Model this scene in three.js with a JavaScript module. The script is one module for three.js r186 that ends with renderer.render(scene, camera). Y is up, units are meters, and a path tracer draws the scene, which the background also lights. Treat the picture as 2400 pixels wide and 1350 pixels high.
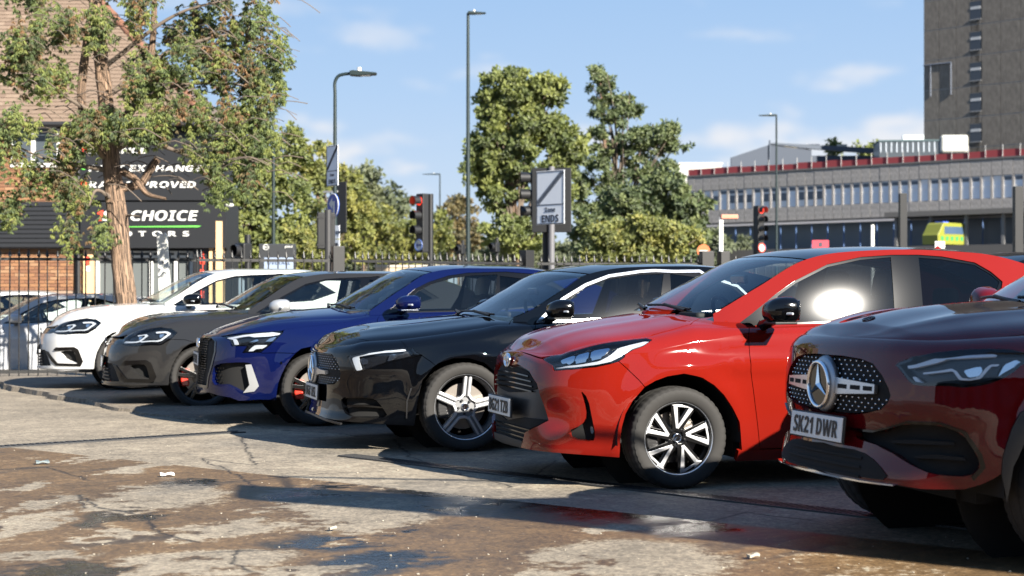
import * as THREE from 'three';
import { mergeGeometries } from 'three/addons/utils/BufferGeometryUtils.js';
import { RoundedBoxGeometry } from 'three/addons/geometries/RoundedBoxGeometry.js';
import { TextGeometry } from 'three/addons/geometries/TextGeometry.js';
import { FontLoader } from 'three/addons/loaders/FontLoader.js';
import { ImprovedNoise } from 'three/addons/math/ImprovedNoise.js';

// ---------------------------------------------------------------- camera, sky, sun, exposure
const scene = new THREE.Scene();
const renderer = new THREE.WebGLRenderer({ antialias: true });
renderer.setSize(1024, 576);
renderer.toneMapping = THREE.LinearToneMapping;
renderer.toneMappingExposure = 3.6;
renderer.shadowMap.enabled = true;
const FPX = 3800, EYE = 1.17;                                  // focal length in photo pixels, eye height in metres
const camera = new THREE.PerspectiveCamera(2 * Math.atan(675 / FPX) * 180 / Math.PI, 16 / 9, 0.1, 1500);
camera.position.set(0, EYE, 0);
camera.lookAt(0, EYE + 15 / FPX * 100, -100);
camera.focus = 10.6;
camera.userData.fStop = 3.4;
scene.add(camera);

const SUN_AZ = 38.7 * Math.PI / 180, SUN_EL = 28.5 * Math.PI / 180;   // behind the camera, to the right
const sunDir = new THREE.Vector3(Math.sin(SUN_AZ) * Math.cos(SUN_EL), Math.sin(SUN_EL), Math.cos(SUN_AZ) * Math.cos(SUN_EL));
const sun = new THREE.DirectionalLight(new THREE.Color().setRGB(1, 0.93, 0.82), 5);
sun.position.copy(sunDir).multiplyScalar(80).add(new THREE.Vector3(0, 0, -14));
sun.target.position.set(0, 0, -14);
sun.castShadow = true;
sun.shadow.mapSize.set(4096, 4096);
Object.assign(sun.shadow.camera, { left: -60, right: 60, top: 60, bottom: -60, near: 1, far: 220 });
scene.add(sun, sun.target);

const noise3 = new ImprovedNoise();
function fbm(x, y, z, oct = 5, gain = 0.5) {
  let s = 0, a = 1, n = 0;
  for (let i = 0; i < oct; i++) { s += a * noise3.noise(x, y, z); n += a; a *= gain; x *= 2.03; y *= 2.03; z *= 2.03; }
  return s / n;
}
const clamp = (x, a = 0, b = 1) => Math.min(b, Math.max(a, x));
const sstep = (a, b, x) => { const t = clamp((x - a) / (b - a)); return t * t * (3 - 2 * t); };
const mix = (a, b, t) => a + (b - a) * t;
function rng(seed) { let s = seed >>> 0; return () => { s = (s + 0x6D2B79F5) | 0; let t = Math.imul(s ^ (s >>> 15), 1 | s); t = (t + Math.imul(t ^ (t >>> 7), 61 | t)) ^ t; return ((t ^ (t >>> 14)) >>> 0) / 4294967296; }; }

{ // the sky: blue overhead, pale at the horizon, low fair-weather clouds
  const W = 2048, H = 1024, data = new Float32Array(W * H * 4), K = 1 / 3.6;
  const stops = [[-90, .42, .40, .37], [-3, .62, .66, .70], [0, .72, .80, .90], [3, .61, .75, .92], [7, .47, .66, .92], [12, .35, .56, .88], [25, .26, .47, .82], [50, .14, .31, .66], [90, .10, .24, .55]];
  for (let j = 0; j < H; j++) {
    const el = (j + 0.5) / H * 180 - 90;
    let k = 0; while (k < stops.length - 2 && el > stops[k + 1][0]) k++;
    const t = clamp((el - stops[k][0]) / (stops[k + 1][0] - stops[k][0])), base = [1, 2, 3].map(c => mix(stops[k][c], stops[k + 1][c], t));
    for (let i = 0; i < W; i++) {
      const az = (i + 0.5) / W * 360, at = (j * W + i) * 4;
      const a = az * Math.PI / 180, cx = Math.cos(a) * 9, cz = Math.sin(a) * 9;
      let c = 0;
      if (el > 0.3) {
        const h = el / 3.1;
        const big = fbm(cx * .55 + 7.3, h * .8, cz * .55 + 2.1, 3);
        const fine = fbm(cx * 1.5 + 3.1, h * 2.6, cz * 1.5 - 4.2, 5, .55);
        const low = sstep(9.5, 2.0, el), thin = sstep(2.4, .2, el);
        c = sstep(.16, .44, big * .75 + fine * .75 + .16 * low - .03) * mix(.25, .95, sstep(12, 5, el)) * sstep(19, 8, el);
        c = Math.max(c, thin * .35 * sstep(-.1, .4, fine));
      }
      const w = [.93, .92, .93];
      for (let q = 0; q < 3; q++) data[at + q] = mix(base[q], w[q], c * .85) * K;
      data[at + 3] = 1;
    }
  }
  const sky = new THREE.DataTexture(data, W, H, THREE.RGBAFormat, THREE.FloatType);
  sky.mapping = THREE.EquirectangularReflectionMapping;
  sky.magFilter = THREE.LinearFilter; sky.minFilter = THREE.LinearFilter; sky.wrapS = THREE.RepeatWrapping;
  sky.needsUpdate = true;
  scene.background = sky; scene.environment = sky;
}

// ---------------------------------------------------------------- helpers
const taken = new Map();
function numbered(name) { const n = taken.get(name) ?? 0; taken.set(name, n + 1); return n ? `${name}_${String(n).padStart(3, '0')}` : name; }
function finish(o) { o.traverse(m => { if (m.isMesh) { m.castShadow = true; m.receiveShadow = true; } }); return o; }
function thing(name, label, category, [x, y, z] = [0, 0, 0], turn = 0, group) {
  const g = new THREE.Group(); g.name = numbered(name); g.position.set(x, y, z); g.rotation.y = turn;
  g.userData = { label, category }; if (group) g.userData.group = group;
  scene.add(g); return g;
}
function part(name, geo, mat, parent, label) {
  const g = Array.isArray(geo) ? join(geo) : geo;
  const m = new THREE.Mesh(g, mat); m.name = name; m.castShadow = m.receiveShadow = true;
  if (label) m.userData.label = label;
  parent.add(m); return m;
}
function struct(name, geo, mat) { const m = part(numbered(name), geo, mat, scene); m.userData.kind = 'structure'; return m; }
function solo(name, geo, mat, label, category, group) { const m = part(numbered(name), geo, mat, scene); m.userData = { label, category }; if (group) m.userData.group = group; return m; }
function bare(g) {
  let q = g.index ? g.toNonIndexed() : g;
  for (const k of Object.keys(q.attributes)) if (!['position', 'normal', 'uv'].includes(k)) q.deleteAttribute(k);
  if (!q.attributes.normal) q.computeVertexNormals();
  if (!q.attributes.uv) q.setAttribute('uv', new THREE.BufferAttribute(new Float32Array(q.attributes.position.count * 2), 2));
  return q;
}
function join(list) { const l = list.flat(9).filter(Boolean).map(bare); return l.length === 1 ? l[0] : mergeGeometries(l); }
const box = (w, h, d, x = 0, y = 0, z = 0, r = 0) => (r ? new RoundedBoxGeometry(w, h, d, 2, r) : new THREE.BoxGeometry(w, h, d)).translate(x, y, z);
const span = (x0, x1, y0, y1, z0, z1, r = 0) => box(x1 - x0, y1 - y0, z1 - z0, (x0 + x1) / 2, (y0 + y1) / 2, (z0 + z1) / 2, r);
function rod(a, b, r, r2 = r, seg = 10) {
  const A = new THREE.Vector3(...a), B = new THREE.Vector3(...b), d = B.clone().sub(A), L = d.length();
  const g = new THREE.CylinderGeometry(r2, r, L, seg, 1);
  g.applyQuaternion(new THREE.Quaternion().setFromUnitVectors(new THREE.Vector3(0, 1, 0), d.normalize()));
  return g.translate((A.x + B.x) / 2, (A.y + B.y) / 2, (A.z + B.z) / 2);
}
function tube(pts, r, seg = 24, rad = 8, closed = false) { return new THREE.TubeGeometry(new THREE.CatmullRomCurve3(pts.map(p => new THREE.Vector3(...p)), closed, 'centripetal'), seg, r, rad, closed); }
const lathe = (pts, seg = 48) => new THREE.LatheGeometry(pts.map(p => new THREE.Vector2(...p)), seg);
function extrude(pts, depth, bevel = 0, holes = []) {
  const s = new THREE.Shape(pts.map(p => new THREE.Vector2(...p)));
  for (const h of holes) s.holes.push(new THREE.Path(h.map(p => new THREE.Vector2(...p))));
  return new THREE.ExtrudeGeometry(s, { depth, bevelEnabled: bevel > 0, bevelSize: bevel, bevelThickness: bevel, bevelSegments: 2, curveSegments: 6 });
}
function flip(g) {                                             // mirror image across z = 0
  const q = bare(g.clone()), n = q.attributes.position.count;
  for (const [k, s] of [['position', 3], ['normal', 3], ['uv', 2]]) {
    const a = q.attributes[k].array;
    for (let i = 0; i < n; i += 3) {
      if (s === 3) for (let j = 0; j < 3; j++) a[(i + j) * 3 + 2] *= -1;
      for (let c = 0; c < s; c++) { const t = a[(i + 1) * s + c]; a[(i + 1) * s + c] = a[(i + 2) * s + c]; a[(i + 2) * s + c] = t; }
    }
  }
  return q;
}
function spline(pts) {                                         // monotone cubic through [x, y] points, flat beyond the ends
  const n = pts.length, d = [], m = [];
  for (let i = 0; i < n - 1; i++) d.push((pts[i + 1][1] - pts[i][1]) / (pts[i + 1][0] - pts[i][0]));
  m.push(d[0]); for (let i = 1; i < n - 1; i++) m.push(d[i - 1] * d[i] <= 0 ? 0 : 2 * d[i - 1] * d[i] / (d[i - 1] + d[i])); m.push(d[n - 2]);
  return x => {
    if (x <= pts[0][0]) return pts[0][1]; if (x >= pts[n - 1][0]) return pts[n - 1][1];
    let i = 0; while (x > pts[i + 1][0]) i++;
    const h = pts[i + 1][0] - pts[i][0], t = (x - pts[i][0]) / h, a = t * t * t, b = t * t;
    return (2 * a - 3 * b + 1) * pts[i][1] + (a - 2 * b + t) * h * m[i] + (3 * b - 2 * a) * pts[i + 1][1] + (a - b) * h * m[i + 1];
  };
}
const rgb = (r, g, b) => new THREE.Color().setRGB(r, g, b);
function mat(color, roughness = 0.6, metalness = 0, extra = {}) { return new THREE.MeshPhysicalMaterial({ color: Array.isArray(color) ? rgb(...color) : color, roughness, metalness, ...extra }); }
// ---------------------------------------------------------------- car bodies: skin surfaces and panels cut from them
// A car's own axes: x backwards from the nose, y up, z to the car's left.
function carSkin(s) {
  const curve = new THREE.CatmullRomCurve3([...s.plan.slice(1).reverse().map(p => [p[0], -p[1]]), ...s.plan].map(p => new THREE.Vector3(p[0], 0, p[1])), false, 'centripetal');
  const N = 800, tab = [];
  let L = 0, prev = null;
  for (let i = 0; i <= N; i++) {
    const p = curve.getPoint(.5 + .5 * i / N), t = curve.getTangent(.5 + .5 * i / N);
    if (prev) L += p.distanceTo(prev); prev = p;
    tab.push([L, p.x, p.z, -t.z, t.x]);
  }
  tab[0][3] = -1; tab[0][4] = 0;
  const E = spline(s.edge), C0 = spline(s.crown), C = x => { const n = E(0) + .006; return mix(n, Math.max(n, C0(x)), sstep(xNose - .01, xNose + .11, x)); }, fP = spline(s.front), sP = spline(s.side), rP = spline(s.rear), RV = spline(s.rv), RH = spline(s.rh), zb = s.zb ?? 0.15;
  const base = u => {
    let a = 0, b = N; while (b - a > 1) { const m = (a + b) >> 1; if (tab[m][0] > u) b = m; else a = m; }
    const t = clamp((u - tab[a][0]) / (tab[b][0] - tab[a][0] || 1)), q = [1, 2, 3, 4].map(k => mix(tab[a][k], tab[b][k], t)), l = Math.hypot(q[2], q[3]);
    return [q[0], q[1], q[2] / l, q[3] / l];
  };
  const TH = s.theta ?? 1.25, xNose = fP(E(0)) + RH(0) * (1 - Math.cos(TH));
  function body(u, v) {                                        // 0..1 flank, 1..2 shoulder, 2..3 over the top to the centre line
    if (u < 0) { const p = body(-u, v); p[2] = -p[2]; return p; }
    if (v > 3) { const p = body(u, 6 - v); p[2] = -p[2]; return p; }
    const [bx, bz, nx, nz] = base(u), kf = nx < 0 ? nx * nx : 0, kr = nx > 0 ? nx * nx : 0, ks = nz * nz;
    const zt = E(bx), rv = RV(bx), rh = RH(bx), zs = zt - rv;
    const w = Math.min(v, 2), th = w > 1 ? (w - 1) * TH : 0;
    const z = w <= 1 ? zb + (zs - zb) * w : zs + rv * Math.sin(th) / Math.sin(TH);
    let d = kf * fP(z) + ks * sP(z) + kr * rP(z) + (th ? rh * (1 - Math.cos(th)) : 0);
    if (s.flare) for (const wx of [s.wheelX, s.wheelX + s.base]) {
      const r = Math.hypot(bx - wx, z - s.wheelR), q = (r - s.archR) / s.flare[1];
      d -= s.flare[0] * ks * (q < 0 ? 1 : Math.exp(-q * q)) * sstep(.0, .12, z);
    }
    if (s.mod) d += s.mod(u, z, bx, ks, kf);
    let x = bx - nx * d, y = z, zz = bz - nz * d;
    if (v > 2) {
      const t = v - 2, wide = sstep(.02, .34, Math.abs(zz)), cz = (C(x) - z) * wide;
      const f1 = s.shoulder ?? .3; y = z + cz * (f1 * (1 - Math.exp(-t / .07)) + (1 - f1) * (1 - Math.pow(1 - t, s.crownP ?? 2))) + (s.hoodMod ? s.hoodMod(x, 1 - t) * wide * sstep(0, .12, t) : 0);
      zz *= 1 - t;
    }
    return [x, y, zz];
  }
  body.noseU = .5;
  // belt line of the flank, for the glasshouse
  const belt = []; for (let i = 0; i <= 200; i++) { const u = L * i / 200, p = body(u, 2), b = base(u); if (b[3] > .6) belt.push([p[0], p[2]]); }
  for (let i = 1; i < belt.length; i++) if (belt[i][0] <= belt[i - 1][0]) belt[i][0] = belt[i - 1][0] + 1e-4;
  const beltZ = spline(belt), G = s.glass;
  function sideAt(x, y) { const h = y - E(x); return [x, y, beltZ(x) - G.in - h * G.lean - h * Math.abs(h) * (G.curve ?? .12) - (G.taper ? G.taper(x) : 0)]; }
  const rx = spline(s.rail.map((p, i) => [p[2], p[0]])), ry = spline(s.rail.map(p => [p[2], p[1]])), bx = spline(s.bow), cy = spline(s.lift);
  function top(t, k) {                                         // t: 0 screen base, 1 screen head, 2 roof end, 3 rear; k: -1 right .. 1 left
    const x = rx(t), y = ry(t), e = sideAt(x, y), q = 1 - k * k;
    return [x - bx(t) * q, y + cy(t) * (1 - Math.pow(Math.abs(k), 2.4)), e[2] * k];
  }
  return { body, side: sideAt, top, L, E, base, spec: s };
}
function normalOf(f, a, b, e = 0.002, e2 = 0.004) {
  if (f.noseU && b > 2 && Math.abs(a) < f.noseU) a = a < 0 ? -f.noseU : f.noseU;   // the bonnet's tip, where its sections shrink to nothing
  const p = f(a - e, b), q = f(a + e, b), r = f(a, b - e2), t = f(a, b + e2);
  const U = [q[0] - p[0], q[1] - p[1], q[2] - p[2]], V = [t[0] - r[0], t[1] - r[1], t[2] - r[2]];
  let n = [U[1] * V[2] - U[2] * V[1], U[2] * V[0] - U[0] * V[2], U[0] * V[1] - U[1] * V[0]], l = Math.hypot(...n);
  return l < 1e-12 ? [0, 1, 0] : n.map(x => x / l);
}
function clipLine(poly, axis, c, keepBelow) {
  const out = [];
  for (let i = 0; i < poly.length; i++) {
    const a = poly[i], b = poly[(i + 1) % poly.length], da = keepBelow ? c - a[axis] : a[axis] - c, db = keepBelow ? c - b[axis] : b[axis] - c;
    if (da >= 0) out.push(a);
    if ((da > 0 && db < 0) || (da < 0 && db > 0)) { const t = da / (da - db); out.push([mix(a[0], b[0], t), mix(a[1], b[1], t)]); }
  }
  return out;
}
function densify(poly, d0, d1) {
  const out = [];
  poly.forEach((a, i) => { const b = poly[(i + 1) % poly.length], n = Math.max(1, Math.ceil(Math.max(Math.abs(b[0] - a[0]) / d0, Math.abs(b[1] - a[1]) / d1))); for (let k = 0; k < n; k++) out.push([mix(a[0], b[0], k / n), mix(a[1], b[1], k / n)]); });
  return out;
}
function smoothPoly(poly, n = 1, r = .25) {                             // round a traced outline's corners (Chaikin), ends at the centre line kept
  for (let k = 0; k < n; k++) { const o = []; poly.forEach((a, i) => { const b = poly[(i + 1) % poly.length]; if (a[0] === 0 && b[0] === 0) { o.push(a, b); return; } if (a[0] === 0) o.push(a); else o.push([mix(a[0], b[0], r), mix(a[1], b[1], r)]); if (b[0] === 0) o.push(b); else o.push([mix(a[0], b[0], 1 - r), mix(a[1], b[1], 1 - r)]); }); poly = o; }
  return poly;
}
function shrink(poly, m, sv) {                                 // pull an outline in by m metres (sv: metres per unit of the second axis)
  let area = 0; poly.forEach((a, i) => { const b = poly[(i + 1) % poly.length]; area += a[0] * b[1] - b[0] * a[1]; });
  const sg = area > 0 ? 1 : -1, n = poly.length;
  return poly.map((p, i) => {
    const a = poly[(i + n - 1) % n], b = poly[(i + 1) % n];
    const e1 = [p[0] - a[0], (p[1] - a[1]) * sv], e2 = [b[0] - p[0], (b[1] - p[1]) * sv], l1 = Math.hypot(...e1) || 1, l2 = Math.hypot(...e2) || 1;
    const n1 = [-e1[1] / l1 * sg, e1[0] / l1 * sg], n2 = [-e2[1] / l2 * sg, e2[0] / l2 * sg];
    let bx = n1[0] + n2[0], by = n1[1] + n2[1]; const l = Math.hypot(bx, by) || 1, k = m / Math.max(.4, (1 + n1[0] * n2[0] + n1[1] * n2[1]) / 2) ** .5;
    const onAxis = p[0] === 0;
    return [onAxis ? 0 : p[0] + bx / l * k, p[1] === 3 ? 3 : p[1] + by / l * k / sv];
  });
}
function panel(f, outline, o = {}) {
  const { holes = [], off = 0, skirt = 0.014, holeSkirt = skirt, d0 = 0.035, d1 = 0.07, gap = 0, sv = 0.5, cuts = [1, 2] } = o;
  let P = densify(gap ? shrink(outline, gap, sv) : outline, d0, d1), H = holes.map(h => densify(h, d0, d1));
  const V2 = l => l.map(p => new THREE.Vector2(p[0], p[1]));
  const A = V2(P), B = H.map(V2);
  const area = q => { let a = 0; q.forEach((p, i) => { const r = q[(i + 1) % q.length]; a += p[0] * r[1] - r[0] * p[1]; }); return a; };
  if (area(P) < 0) { P.reverse(); A.reverse(); }
  H.forEach((h, i) => { if (area(h) > 0) { h.reverse(); B[i].reverse(); } });
  const tris = THREE.ShapeUtils.triangulateShape(A, B), all = P.concat(...H);
  const pos = [], nor = [], uv = [];
  const offs = typeof off === 'function' ? off : () => off;
  const at = (a, b, extra = 0) => { const p = f(a, b), n = normalOf(f, a, b), k = offs(a, b) + extra; return [p[0] + n[0] * k, p[1] + n[1] * k, p[2] + n[2] * k, n]; };
  const put = (q, n, a, b) => { pos.push(q[0], q[1], q[2]); nor.push(...n); uv.push(a, b * sv); };
  for (const t of tris) {
    let cell = [t.map(i => all[i])];
    for (const [axis, d] of [[0, d0], [1, d1]]) {
      const next = [];
      for (const poly of cell) {
        const lo = Math.min(...poly.map(p => p[axis])), hi = Math.max(...poly.map(p => p[axis]));
        let lines = []; for (let c = Math.ceil(lo / d) * d; c < hi; c += d) if (c > lo + 1e-6) lines.push(c);
        if (axis === 1) for (const c of cuts) if (c > lo + 1e-6 && c < hi - 1e-6) lines.push(c);
        lines.sort((x, y) => x - y);
        let rest = poly;
        for (const c of lines) { const below = clipLine(rest, axis, c, true); if (below.length > 2) next.push(below); rest = clipLine(rest, axis, c, false); if (rest.length < 3) break; }
        if (rest.length > 2) next.push(rest);
      }
      cell = next;
    }
    for (const poly of cell) {
      const q = poly.map(p => at(p[0], p[1]));
      for (let i = 1; i < poly.length - 1; i++) for (const k of [0, i, i + 1]) put(q[k], q[k][3], poly[k][0], poly[k][1]);
    }
  }
  const wall = (ring, depth) => {
    const e = Math.min(0.0025, depth / 3);
    ring.forEach((a, i) => {
      const b = ring[(i + 1) % ring.length];
      if ((a[0] === 0 && b[0] === 0) || (a[1] === 3 && b[1] === 3)) return;
      const p = at(...a), q = at(...b), p2 = at(...a, -depth), q2 = at(...b, -depth);
      const U = [q[0] - p[0], q[1] - p[1], q[2] - p[2]], n = p[3], c = [U[1] * n[2] - U[2] * n[1], U[2] * n[0] - U[0] * n[2], U[0] * n[1] - U[1] * n[0]], l = Math.hypot(...c) || 1, m = c.map(x => x / l);
      for (const [s, r] of [[p, a], [p2, a], [q, b], [q, b], [p2, a], [q2, b]]) put(s, m, r[0], r[1]);
    });
  };
  if (skirt) wall(P, skirt);
  for (const h of H) if (holeSkirt) wall(h, holeSkirt);
  const g = new THREE.BufferGeometry();
  g.setAttribute('position', new THREE.Float32BufferAttribute(pos, 3)); g.setAttribute('normal', new THREE.Float32BufferAttribute(nor, 3)); g.setAttribute('uv', new THREE.Float32BufferAttribute(uv, 2));
  return g;
}
const both = g => [g, flip(g)];
function sheet(f, a0, a1, b0, b1, na, nb, off = 0) {           // a plain grid of the surface
  const pos = [], nor = [], uv = [];
  for (let i = 0; i < na; i++) for (let j = 0; j < nb; j++) for (const [di, dj] of [[0, 0], [1, 0], [1, 1], [0, 0], [1, 1], [0, 1]]) {
    const a = mix(a0, a1, (i + di) / na), b = mix(b0, b1, (j + dj) / nb), p = f(a, b), n = normalOf(f, a, b);
    pos.push(p[0] + n[0] * off, p[1] + n[1] * off, p[2] + n[2] * off); nor.push(...n); uv.push(a, b);
  }
  const g = new THREE.BufferGeometry();
  g.setAttribute('position', new THREE.Float32BufferAttribute(pos, 3)); g.setAttribute('normal', new THREE.Float32BufferAttribute(nor, 3)); g.setAttribute('uv', new THREE.Float32BufferAttribute(uv, 2));
  return g;
}
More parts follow.
